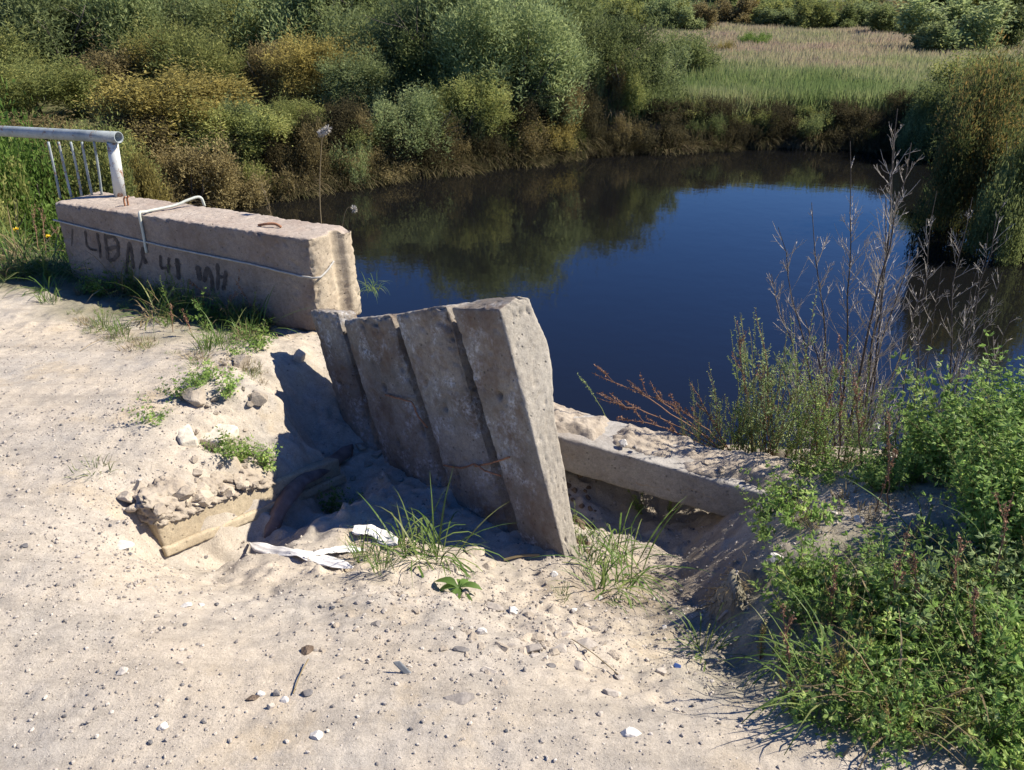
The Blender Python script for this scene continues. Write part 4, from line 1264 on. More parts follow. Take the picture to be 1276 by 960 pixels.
# grass
GT = [grass_proto(200 + i, 46, .13, .0045, .05, tone=(.25, .8)) for i in range(3)]
GS = [grass_proto(205 + i, 60, .06, .0028, .05, lean=.6, tone=(.35, 1.0)) for i in range(3)]
GL = [grass_proto(210 + i, 34, .38, .0075, .075, bend=2.6, lean=.5, hv=.6, tone=(.1, .85)) for i in range(3)]
for i, (me, px, py, sc, mt, lab) in enumerate((
        (GT[0], 62, 378, .95, 'blade', 'bright green grass tuft on the road edge at the far left'),
        (GT[1], 150, 418, .95, 'blade', 'wide green grass tuft at the edge of the parapet shadow'),
        (GT[2], 128, 408, .8, 'blade', 'small green grass tuft left of the wide one at the shadow edge'),
        (GT[2], 258, 437, 1.05, 'blade', 'tall bright green grass tuft above the broken bank'),
        (GT[0], 305, 418, 1.0, 'blade', 'green grass tuft by the parapet foot near the pit'),
        (GS[0], 115, 588, 1.2, 'blade', 'short yellowish grass tuft lying on the open road'),
        (GL[0], 525, 700, .95, 'blade', 'long arching grass tuft before the leaning slabs'),
        (GL[1], 550, 695, .85, 'blade', 'long arching grass tuft touching the third leaning slab'),
        (GL[2], 500, 688, .75, 'blade', 'arching grass tuft on the left of the long ones before the slabs'),
        (GT[1], 455, 695, 1.0, 'blade', 'thin green grass tuft growing through the torn white fabric'),
        (GT[0], 480, 712, .8, 'blade', 'low thin grass tuft at the end of the torn white fabric'),
        (GL[0], 770, 735, .95, 'blade', 'tall grass tuft at the left side of the gully'),
        (GL[1], 745, 745, .7, 'blade', 'grass tuft left of the tall one in the gully'),
        (GL[2], 785, 715, 1.0, 'blade', 'tall grass tuft reaching up to the fallen beam'),
        (GL[0], 760, 690, .9, 'blade', 'grass tuft between the rightmost slab and the fallen beam'),
        (GT[2], 730, 700, 1.0, 'blade', 'short grass tuft at the rightmost slab foot'),
        (GL[1], 880, 815, .55, 'blade', 'small spiky grass tuft in the gully shade below the root lump'),
        (GT[1], 700, 745, .5, 'blade', 'sparse short grass on the rubble in front of the slabs'),
        (GL[2], 1165, 690, .9, 'blade', 'broad bladed grass tuft on the sandy shoulder'),
        (GL[0], 1225, 760, .9, 'blade', 'long bladed grass tuft within the lower right patch'),
        (GL[1], 1190, 830, .8, 'blade', 'long grass tuft low in the lower right patch'),
        (GL[0], 450, 380, .5, 'blade', 'green grass tuft leaning out over the water behind the parapet end'))):
    p = G(px, py, .004)
    if px == 450: p = par(-.06, WID + .10, -.02)
    place_grass(me, p, i * 1.9, sc, lab, mt)
k = 0
for i in range(46):
    px, py = rng.uniform(0, 330), 0
    py = np.interp(px, [0, 90, 200, 330], [318, 345, 385, 425]) + rng.uniform(-12, 26)
    place_grass([GT[0], GL[1], GT[2], GS[0], GL[2]][i % 5], G(px, py, .004), i * 1.3, rng.uniform(.45, .95), 'grass tuft in the dark strip along the parapet foot', 'blade' if i % 4 else 'drygrass', group='grass tufts along the parapet foot')
for i in range(34):
    px, py = rng.uniform(-30, 62), rng.uniform(288, 350)
    place_grass([GT[i % 3], GL[i % 3], GS[i % 3]][i % 3], G(px, py, .004), i * 1.3, rng.uniform(.7, 1.2), 'grass tuft on the sunny verge left of the parapet', 'blade' if i % 5 else 'drygrass', group='grass tufts on the left verge')
for i in range(40):
    px = rng.uniform(90, 330); py = np.interp(px, [90, 200, 330], [398, 435, 470]) + rng.uniform(-8, 12)
    place_grass(GS[i % 3], G(px, py, .003), i * 1.3, rng.uniform(.5, 1.1), 'short dry yellow grass on the road edge along the parapet shadow', 'drygrass' if i % 2 else 'blade', group='short grass on the road edge')
for i in range(30):
    px, py = rng.uniform(1000, 1200), rng.uniform(575, 700)
    place_grass(GS[i % 3], G(px, py, .003), i * 1.3, rng.uniform(.6, 1.2), 'short dry grass on the sandy shoulder at right', 'drygrass', group='dry grass on the right shoulder')

# broad leaved rosette below the slabs
rs = MB(); rng2 = np.random.default_rng(3)
rt = thing('broadleaf_rosette', G(572, 735, 0), 'broad leaved green rosette plant below the leaning slabs', 'plant')
for i in range(9):
    a = i * .75 + rng2.normal(scale=.15); L = rng2.uniform(.06, .12); up_ = rng2.uniform(.3, 1.6)
    d = unit(np.array([math.cos(a), math.sin(a), up_])); side = unit(np.cross(d, UP))
    nseg = 6; pts_ = curve_pts([0, 0, .005], d, L, nseg, 1.9, rng2, .08)
    ww = L * .17 * np.array([.25, .35, .8, 1.0, .95, .6, .08])
    nrm = np.cross(side, d)
    v = np.stack([pts_ - side * ww[:, None] + nrm * ww[:, None] * .35, pts_, pts_ + side * ww[:, None] + nrm * ww[:, None] * .35], 1).reshape(-1, 3)
    q = []
    for j in range(nseg):
        q += [(3*j, 3*j+1, 3*j+4, 3*j+3), (3*j+1, 3*j+2, 3*j+5, 3*j+4)]
    bb_ = MB(); bb_.add(v, q, None, .0 + .3 * rng2.random()); bb_.build('leaf', M['herb'], rt, True)

# dry red stalks leaning over the beam towards the water
def dry_stalk(name, base, tip, label, cat='dry stalk', mat='dryred', r0=.004, clusters=26, csize=.012, sag=.06, group=None, shoots=5, seed=0):
    rng = np.random.default_rng(seed)
    base = np.asarray(base, float); tip = np.asarray(tip, float)
    L = np.linalg.norm(tip - base)
    rt = thing(name, base, label, cat, group)
    t = np.linspace(0, 1, 12)[:, None]
    P = (tip - base)[None] * t + UP[None] * (np.sin(t * math.pi) * sag * L) + rng.normal(scale=.006 * L, size=(12, 3)) * (t > 0)
    sb, hb = MB(), MB()
    sb.tube(P, np.linspace(r0, r0 * .35, 12), 5, .6, False)
    rows = [(P, .35)]
    for k in range(shoots):
        j = rng.integers(4, 10)
        dd = unit(P[j+1] - P[j]) * .9 + unit(rng.normal(size=3)) * .45 + UP * .35
        B = curve_pts(P[j], dd, L * rng.uniform(.1, .28), 5, 0, rng, .06)
        sb.tube(B, np.linspace(r0 * .5, r0 * .25, len(B)), 4, .6, False); rows.append((B, .3))
    pos, ax, sd, LL = [], [], [], []
    for R_, u0 in rows:
        for k in range(clusters if R_ is P else clusters // 2):
            u = u0 + (1 - u0) * rng.random(); f = min(u, .999) * (len(R_) - 1); j = int(f); q = R_[j] + (R_[j+1] - R_[j]) * (f - j)
            c = 3
            for m_ in range(c):
                pos.append(q + rng.normal(scale=csize * .25, size=3)); dd = rand_dirs(rng, 1)[0]; ax.append(dd); sd.append(unit(np.cross(dd, rng.normal(size=3)))); LL.append(csize * rng.uniform(.5, 1.1))
    hb.leaves(np.array(pos), np.array(ax), np.array(sd), np.array(LL), np.array(LL) * .6, rng.random(len(pos)))
    sb.build('stem', M[mat], rt); hb.build('seed_heads', M[mat], rt)
    return rt
sbz = G(905, 572)
for i, (bx, by, tx, ty, dY, lab) in enumerate(((895, 560, 737, 465, .25, 'longest reddish dry stalk leaning left over the fallen beam'), (890, 558, 742, 497, .18, 'reddish dry stalk below the longest one, leaning left over the fallen beam'),
                                        (900, 562, 786, 482, .3, 'reddish dry stalk leaning left between the longest stalk and the weeds'), (905, 560, 820, 497, .25, 'short reddish dry stalk leaning left near the weeds'), (885, 556, 770, 520, .1, 'lowest reddish dry stalk lying almost on the beam'))):
    b0 = G(bx, by); t0_ = PY(tx, ty, b0[1] + dY)
    dry_stalk('dry_stalk', b0, t0_, lab, seed=i, group='reddish dry stalks over the beam')
for i, (bx, by, tx, ty, dY, lab) in enumerate(((912, 572, 860, 478, .05, 'reddish dry stalk bending left in front of the weeds'), (940, 578, 918, 400, .05, 'tall reddish dry stalk among the weeds against the water'), (955, 578, 945, 452, 0, 'reddish dry stalk beside the tall one among the weeds'),
                                        (1045, 580, 1048, 430, 0, 'brown dry stalk at the foot of the bare shrub, left one'), (1075, 585, 1062, 460, 0, 'brown dry stalk at the foot of the bare shrub, right one'), (1010, 545, 1050, 440, .1, 'reddish dry branch slanting right towards the bare shrub'))):
    b0 = G(bx, by); dry_stalk('dry_stalk', b0, PY(tx, ty, b0[1] + dY), lab, seed=10 + i, sag=.02, shoots=3)
for i, (bx, by, tx, ty, lab) in enumerate(((1100, 790, 1135, 650, 'tall brown dry stalk rising from the lower right patch, left of three'), (1142, 790, 1140, 690, 'thin brown dry stalk in the middle of the lower right patch'), (1180, 790, 1196, 668, 'tall straight brown dry stalk in the lower right patch, middle of three'),
                                        (1225, 770, 1262, 615, 'tall dry stalk near the right edge, tallest of three'), (1035, 790, 1040, 700, 'reddish stalk with green tip at the left of the lower right patch'), (985, 860, 975, 755, 'reddish yellow stalk at the lower left corner of the green patch'), (1212, 840, 1214, 730, 'short dry stalk low in the green patch'),
                                        (1106, 640, 1107, 520, 'thin brown dry stalk before the tall stand'), (1090, 640, 1118, 560, 'forked pale dry stem on the sandy shoulder'))):
    b0 = G(bx, by); dry_stalk('dry_stalk', b0, PY(tx, ty, b0[1] + .03), lab, seed=30 + i, sag=.02, shoots=2, csize=.010, r0=.003)
for i, (bx, by, tx, ty, lab) in enumerate(((262, 372, 232, 330, 'pale dry stalk leaning left against the parapet face'), (300, 395, 235, 352, 'pale brown dry stalk arching before the graffiti'), (330, 410, 290, 345, 'dry seed stalk in the parapet shade near its broken end'), (216, 415, 212, 378, 'short brown seed spike standing in the sun before the parapet shade'),
                                        (240, 420, 226, 385, 'thin dry stalk right of the short brown seed spike'), (345, 400, 322, 355, 'dry forked seed stalk close to the parapet end'), (95, 330, 62, 280, 'long thin dry straw crossing the left end of the parapet'), (50, 300, 38, 255, 'dry reddish stem beside the left end of the parapet'),
                                        (58, 302, 52, 258, 'dry reddish stem crossing another at the left end of the parapet'), (270, 400, 296, 365, 'dry umbel stalk leaning right in the parapet shade'))):
    b0 = G(bx, by); dry_stalk('dry_stalk', b0, PY(tx, ty, b0[1] + (.0 if i not in (7, 8) else .3)), lab, seed=50 + i, sag=.03, shoots=4, csize=.011, r0=.0022, clusters=14)
# small grey stalk on the water side
b0 = s0 + BD * (Ls * .26) + BN * (bw + .02) - UP * .02
dry_stalk('dry_stalk', b0, PY(719, 466, b0[1] + .03), 'single short grey stalk behind the beam beside the rightmost slab', mat='herbgrey', seed=70, shoots=0, csize=.009, clusters=40, r0=.002)
# yellow flower in the shade
fp = G(182, 350); ft = PY(181, 329, fp[1] + .02)
fl = thing('yellow_flower', fp, 'single yellow flower on a thin stem before the graffiti', 'flower')
b = MB(); b.tube(smooth_path([[0, 0, 0], (ft - fp) * .5 + [.01, 0, 0], ft - fp], 4), .0018, 5, .4); b.build('stem', M['stemgreen'], fl)
b = MB(); rr = rng.normal(size=(60, 3)); rr[:, 2] = np.abs(rr[:, 2]) * .35; rr = unit(rr)
b.leaves(np.repeat((ft - fp)[None], 60, 0), rr, unit(np.cross(rr, rng.normal(size=(60, 3)))), .017, .006, np.full(60, .5)); b.build('petals', M['yellowflower'], fl)
for px, py, h_, lab in ((1063, 548, .14, 'white flower head among the weeds at the foot of the bare shrub'), (1086, 545, .13, 'second white flower head right of the first at the shrub foot'), (1093, 570, .12, 'white flower head lower in the weeds')):
    c = G(px, py + 20); fl = thing('white_flower', c, lab, 'flower')
    b = MB(); b.tube(np.array([[0, 0, 0], [.005, 0, h_ * .5], [0, .01, h_]]), .0016, 5, .4); b.build('stem', M['stemgreen'], fl)
    b = MB(); rr = unit(rng.normal(size=(50, 3)) + [0, 0, .5])
    b.leaves(np.repeat(np.array([[0, .01, h_]]), 50, 0), rr, unit(np.cross(rr, rng.normal(size=(50, 3)))), .018, .007, np.full(50, .5)); b.build('petals', M['whiteflower'], fl)

# the reed with its fluffy head behind the parapet
rbse = par(.33, WID + .18, .05)
rtip = PY(402, 165, rbse[1] + .05)
rd = thing('reed', rbse, 'single tall dry reed with a fluffy pale head behind the parapet', 'reed')
t = np.linspace(0, 1, 10)[:, None]
P = (rtip - rbse)[None] * t + np.array([[-.03, 0, 0]]) * np.sin(t * math.pi)
b = MB(); b.tube(P, np.linspace(.0042, .002, 10), 5, .8); b.build('stem', M['drygrass'], rd)
b = MB(); n_ = 220; u = rng.random(n_); c0 = P[-1][None] + np.array([[.05, 0, .03]]) * (u[:, None] - .35) * 1.1
dirs = unit(rng.normal(size=(n_, 3)) + [.3, 0, .1]); b.leaves(c0, dirs, unit(np.cross(dirs, rng.normal(size=(n_, 3)))), .028, .005, rng.random(n_)); b.build('seed_head', M['fluff'], rd)
rd2b = par(.12, WID + .08, .30); rd2 = thing('reed', rd2b, 'short bent reed with a drooping head behind the parapet end', 'reed')
b = MB(); b.tube(smooth_path([[0, 0, 0], [.03, 0, .12], [.06, 0, .17], [.09, 0, .155]], 4), .002, 5, .8); b.build('stem', M['drygrass'], rd2)
b = MB(); dirs = unit(rng.normal(size=(80, 3)) + [.8, 0, -.2]); b.leaves(np.repeat(np.array([[.085, 0, .158]]), 80, 0), dirs, unit(np.cross(dirs, rng.normal(size=(80, 3)))), .028, .006, rng.random(80)); b.build('seed_head', M['fluff'], rd2)
b0 = par(.75, WID + .25, .1); dry_stalk('dry_stalk', b0, PY(326, 228, b0[1]), 'short dry brown stalk standing behind the parapet left of the reed', mat='drygrass', seed=90, shoots=1, clusters=20)

# ---- bare saplings
def bare_shrub(name, base, tips, label, r0, seed, tw=14, twl=.45):
    rng = np.random.default_rng(seed)
    base = np.asarray(base, float)
    rt = thing(name, base, label, 'bare shrub')
    tb_ = MB()
    for i, tip in enumerate(tips):
        v = np.asarray(tip, float) - base
        L = np.linalg.norm(v)
        n = 16; t = np.linspace(0, 1, n)[:, None]
        off = np.array([rng.normal(scale=.035), rng.normal(scale=.05), 0])
        P = off[None] * (1 - t * .6) + v[None] * t + np.cumsum(rng.normal(scale=.006 * L, size=(n, 3)), 0) * t + np.array([rng.normal(scale=.05), 0, 0])[None] * np.sin(t * 3.14)
        ra = r0 * rng.uniform(.75, 1.1) * min(1, .4 + L / 2)
        sbm = MB(); sbm.tube(P, np.linspace(ra, ra * .16, n), 6, .5, False)
        sbm.build('stem', M['bark'] if L > 1.0 else M['twig'], rt, True)
        for k in range(int(tw * min(1, L))):
            u = rng.uniform(.2, .97); f = u * (n - 1); j = min(int(f), n - 2); q = P[j] + (P[j+1] - P[j]) * (f - j)
            a = rng.uniform(0, 6.283)
            d = unit(P[j+1] - P[j]) * rng.uniform(.8, 1.7) + np.array([math.cos(a), math.sin(a) * .8, 0])
            Lb = twl * rng.uniform(.35, 1.15) * (1.25 - u)
            B = curve_pts(q, d, Lb, 7, -.30, rng, .055)
            tb_.tube(B, np.linspace(.0028, .0011, len(B)) * (1.1 - .35 * u), 4, .5, False)
            for m_ in range(rng.integers(2, 6)):
                jj = rng.integers(1, 6)
                d2 = unit(B[jj+1] - B[jj]) + rand_dirs(rng, 1)[0] * .8 + UP * .25
                S2 = curve_pts(B[jj], d2, Lb * rng.uniform(.2, .5), 4, -.2, rng, .12)
                tb_.tube(S2, np.linspace(.0015, .0009, len(S2)), 3, .5, False)
                if rng.random() < .5:
                    S3 = curve_pts(S2[2], unit(S2[3] - S2[2]) + rand_dirs(rng, 1)[0] * .8, Lb * .15, 3, -.2, rng, .1)
                    tb_.tube(S3, np.linspace(.0016, .001, len(S3)), 3, .5, False)
    tb_.build('twigs', M['twig'], rt)
    return rt
Yb = 4.6
def ground_at(px, py, Y):
    p = PY(px, py, Y); p[2] = hz(p[0], p[1]) - .03; return p
bA = ground_at(1073, 520, Yb)
bare_shrub('bare_shrub', bA, [PY(1055, 165, Yb), PY(1088, 160, Yb + .15), PY(1135, 142, Yb + .1), PY(1155, 185, Yb - .1), PY(985, 290, Yb), PY(1010, 380, Yb - .2), PY(1120, 300, Yb + .1), PY(1000, 440, Yb), PY(1170, 330, Yb + .2), PY(975, 350, Yb + .1), PY(1022, 250, Yb + .1), PY(990, 490, Yb - .1), PY(1110, 220, Yb + .1)],
           'large leafless shrub with pale twigs and dark stems standing against the blue water', .0125, 1, 40, .50)
bB = ground_at(1185, 470, 5.4)
bare_shrub('bare_shrub', bB, [PY(1222, 238, 5.4), PY(1203, 262, 5.5), PY(1180, 268, 5.3), PY(1232, 300, 5.5), PY(1250, 330, 5.4), PY(1150, 330, 5.3), PY(1205, 330, 5.6), PY(1140, 380, 5.3), PY(1265, 400, 5.4)],
           'smaller leafless white twigged shrub right of the large one, against the dark reflection', .011, 2, 30, .42)

# ---- torn sheets in the pit
def ribbon(name, path, w_, up_amp, mat, label, cat, seed=0, nv=9, edge=.25, side=None, curl=0.0):
    rng = np.random.default_rng(seed)
    P = smooth_path(path, 14); n = len(P)
    tan = unit(np.gradient(P, axis=0))
    sd = np.cross(tan, UP); sd = unit(sd) if side is None else np.repeat(unit(side)[None], n, 0)
    u = np.linspace(0, 1, n)[:, None]; v = np.linspace(-.5, .5, nv)[None, :]
    ww = w_ * (1 + edge * np.stack([vnoise(np.stack([u[:, 0] * 9, np.full(n, k), np.zeros(n)], -1), seed) for k in (0, 5)], -1).mean(-1)) * np.clip(np.minimum(u[:, 0], 1 - u[:, 0]) * 7, .15, 1)
    pos = P[:, None, :] + sd[:, None, :] * (v * ww[:, None])[..., None]
    wr = fbm(np.stack([u * 9 + 0 * v, v * 4 + 0 * u, np.zeros((n, nv)) + seed], -1), 2, seed)
    pos[..., 2] += up_amp * .7 * wr + curl * (v * 2) ** 2
    i = np.arange(n - 1)[:, None] * nv + np.arange(nv - 1)[None, :]
    b = MB(); b.add(pos.reshape(-1, 3), np.stack([i, i+1, i+nv+1, i+nv], -1).reshape(-1, 4))
    o = b.build(name, mat, None, True)
    md = o.modifiers.new('s', 'SOLIDIFY'); md.thickness = .0022
    return tag(o, label, cat)
M['whitefab'] = plain_mat('white_geotextile', ((0.50, 0.47, 0.43), (0.78, 0.76, 0.72)), 0.9, 10, 90, 0.002)
M['brownfelt'] = plain_mat('brown_felt', ((0.10, 0.07, 0.06), (0.24, 0.18, 0.155)), 0.85, 14, 60, 0.003)
def g2(px, py, up): return G(px, py) + UP * up
ribbon('torn_fabric', [g2(312, 684, .012), g2(340, 690, .014), g2(375, 694, .016), g2(405, 703, .016), g2(440, 712, .010)], .055, .018, M['whitefab'], 'torn strip of dirty white fabric lying at the front of the pit', 'fabric strip', 4)
ribbon('torn_fabric', [g2(380, 700, .012), g2(420, 692, .016), g2(455, 690, .012)], .035, .014, M['whitefab'], 'short white fabric shred above the long strip', 'fabric strip', 6)
ribbon('torn_fabric', [g2(440, 672, .02), g2(465, 668, .028), g2(495, 684, .014)], .06, .022, M['whitefab'], 'crumpled white fabric piece in the grass before the slabs', 'fabric strip', 9)
ribbon('felt_roll', [g2(330, 672, .01), g2(345, 648, .05), g2(368, 622, .07), g2(395, 602, .07), g2(425, 575, .05), g2(440, 560, .03)], .085, .014, M['brownfelt'], 'brown torn roofing felt rolled along the foot of the old wall', 'roofing felt', 12, curl=-.035)
# grey pipe-like tile stuck in the root lump, roots
rp = ROOT_MOUND
c = PZ(893, 733, rp[2] + .02)
C0 = np.array([rp[0] - .06, rp[1] - .02, rp[2] - .12])
u = unit(np.array([.9, .3, .35])); v_ = unit(np.array([.25, -.3, .9])); w_ = np.cross(u, v_) * .012
C = [C0 - u*.035 - v_*.03, C0 + u*.035 - v_*.05, C0 + u*.035 - v_*.05 + w_, C0 - u*.035 - v_*.03 + w_]
C += [C0 - u*.01 + v_*.12, C0 + u*.05 + v_*.12, C0 + u*.05 + v_*.12 + w_, C0 - u*.01 + v_*.12 + w_]
tag(hexblock('broken_tile', C, .006, .004, .001, M['beam'], 91), 'thin grey broken tile leaning on the root lump in the gully', 'broken tile')
rng = np.random.default_rng(14)
b = MB()
for k in range(260):
    a = rng.uniform(0, 6.283); r_ = rng.random() ** .5
    x_, y_ = rp[0] + math.cos(a) * .10 * r_, rp[1] + math.sin(a) * .14 * r_
    p = np.array([x_, y_, hz(x_, y_)])
    P = curve_pts(p, [math.cos(a) * .8, math.sin(a) * .8 - .5, -.2], rng.uniform(.03, .10), 5, .9, rng, .35)
    b.tube(P, np.linspace(.0012, .0005, 6), 3, rng.random(), False)
tag(b.build('root_clump', M['drygrass']), 'matted dry roots hanging on the earth lump at the right of the gully', 'roots', kind='stuff')
# twig lying at the slab feet, stalk on the road, stick on the bank
for (a1, a2, r_, lab) in (((628, 701), (672, 697), .006, 'short brown stick lying at the foot of the two right slabs'), ((366, 868), (385, 826), .0018, 'thin pale straw standing slanted on the road'), ((712, 800), (770, 845), .0016, 'thin bent straw in the rubble'), ((100, 440), (130, 425), .0015, 'thin straw on the road near the parapet shadow')):
    p, q_ = g2(*a1, .006), g2(*a2, .012)
    b = MB(); b.tube(smooth_path([p, p*.5+q_*.5 + UP*.008, q_], 5), r_, 5, .7)
    tag(b.build('stick', M['drygrass']), lab, 'stick')
dd0 = PZ(960, 590, -.26)

# ------------------------------------------------------------------ trees and bushes across the river
def crown_mesh(seed, W, H, lobes, clumps, leaves, L, Wd, up=.5, hang=0.0, base=.12, ragged=.25):
    """clumps of leaves spread over and through a few uneven lobes"""
    rng = np.random.default_rng(seed)
    cs = []
    for i in range(lobes):
        a = rng.uniform(0, 6.283); r = (rng.random() ** .6) * W * .40
        z = H * (base + (.88 - base) * rng.random() ** .75)
        if i < 3: r *= 1.25; a = 2.1 * i
        sh = 1 - .30 * abs(z / H - .4)
        R = np.array([W * rng.uniform(.09, .22), W * rng.uniform(.09, .22), H * rng.uniform(.12, .26)]) * sh
        cs.append((np.array([math.cos(a) * r * sh, math.sin(a) * r * sh, z]), R, rng.uniform(-.22, .22)))
    P, A, T = [], [], []
    for i in range(clumps):
        c, R, lt = cs[rng.integers(lobes)]
        d = rand_dirs(rng, 1)[0]
        q = c + d * R * rng.uniform(.55, 1.0 + ragged * rng.random())
        if q[2] < 0.03 * H: q[2] = .03 * H + .1 * abs(q[2])
        s_ = W * rng.uniform(.018, .042)
        n = leaves
        g = rng.normal(size=(n, 3)) * s_ * np.array([1, 1, 1.2 + up * 1.3])
        if rng.random() < .12: q = q + np.array([0, 0, H * .06]); g[:, 2] *= 1.9; g[:, :2] *= .6
        if hang: g[:, 2] -= np.abs(rng.normal(size=n)) * hang
        P.append(q + g)
        A.append(unit(rng.normal(size=(n, 3)) * .75 + d * .5 + np.array([0, 0, up - hang * 3])))
        T.append(np.clip(.5 + lt + rng.normal(scale=.16) + rng.normal(scale=.12, size=n), 0, 1))
    P = np.concatenate(P); A = np.concatenate(A); T = np.concatenate(T)
    P[:, 2] = np.maximum(P[:, 2], .02)
    sd = unit(np.cross(A, rng.normal(size=A.shape)))
    n = len(P)
    b = MB(); b.leaves(P, A, sd, L * rng.uniform(.6, 1.3, n), Wd * rng.uniform(.7, 1.2, n), T)
    return b.mesh('crown')

def trunk_mesh(seed, W, H, stems, r):
    rng = np.random.default_rng(seed); b = MB()
    for i in range(stems):
        a = rng.uniform(0, 6.283); l = rng.uniform(.1, .55)
        P = curve_pts([math.cos(a) * .05 * W, math.sin(a) * .05 * W, -.15], [math.cos(a) * l, math.sin(a) * l, 1], H * rng.uniform(.6, .88), 8, -.1, rng, .07)
        b.tube(P, np.linspace(r, r * .2, 9) * rng.uniform(.6, 1.1), 6, .5)
        for k in range(5):
            j = rng.integers(2, 8)
            B = curve_pts(P[j], unit(P[j] - P[j-1]) + rand_dirs(rng, 1)[0] * .9, H * rng.uniform(.12, .3), 5, -.2, rng, .1)
            b.tube(B, np.linspace(r * .35, r * .1, 6), 4, .5)
    return b.mesh('trunk', True)

PROTO = {}
def proto(key, n, *a, **k):
    PROTO[key] = [(crown_mesh(500 + hash_s(key) + i, *a, **k), trunk_mesh(600 + i, a[0], a[1], 5, .045)) for i in range(n)]
def hash_s(t): return sum(ord(c) * (i + 1) for i, c in enumerate(t)) % 97
#            W    H   lobes clumps leaves  L    W
proto('willow', 3, 3.6, 4.6, 26, 760, 28, .17, .042, up=1.3, ragged=.6)
proto('bush', 3, 3.4, 2.6, 20, 640, 26, .13, .05, up=.6, ragged=.5)
proto('low', 2, 2.4, 1.2, 13, 300, 26, .09, .032, up=.7, ragged=.5)
proto('far', 3, 4.0, 3.2, 16, 360, 24, .20, .11, up=.3, ragged=.2)
proto('tall', 2, 4.0, 7.5, 16, 420, 26, .24, .12, up=.5, ragged=.3)

NT = [0]
def tree(kind, x, y, w_, h_, mat, label, name='tree', cat='tree', group=None, z=None):
    i = NT[0]; NT[0] += 1
    cr, tk = PROTO[kind][i % len(PROTO[kind])]
    W0, H0 = {'willow': (3.6, 4.6), 'bush': (3.4, 2.6), 'low': (2.4, 1.2), 'far': (4.0, 3.2), 'tall': (4.0, 7.5)}[kind]
    z = hz(x, y) - .05 if z is None else z
    r = thing(name, (x, y, z), label, cat, group, (i * 2.399) % 6.28, (w_ / W0, w_ / W0, h_ / H0))
    for nm, me, mt in (('trunk', tk, M['trunk']), ('crown', cr, M[mat])):
        if not me.materials: me.materials.append(None)
        o = bpy.data.objects.new(nm, me); COL.objects.link(o); o.parent = r
        o.material_slots[0].link = 'OBJECT'; o.material_slots[0].material = mt
    return r

def tpx(kind, px, top, Y, wpx, mat, label, name='tree', cat='tree', group=None, hmin=.8):
    """stand a tree at depth Y under pixel column px, tall enough to reach row `top`"""
    d = ray(px, top); t = Y / d[1]; x = d[0] * t
    zt = CAM_Z + d[2] * t
    z0 = hz(x, Y)
    h_ = max(hmin, zt - z0) * 1.04
    return tree(kind, x, Y, wpx * Y / 1000. * 1.0 * 1.08, h_, mat, label, name, cat, group)

gA = 'willows and alders on the left far bank'
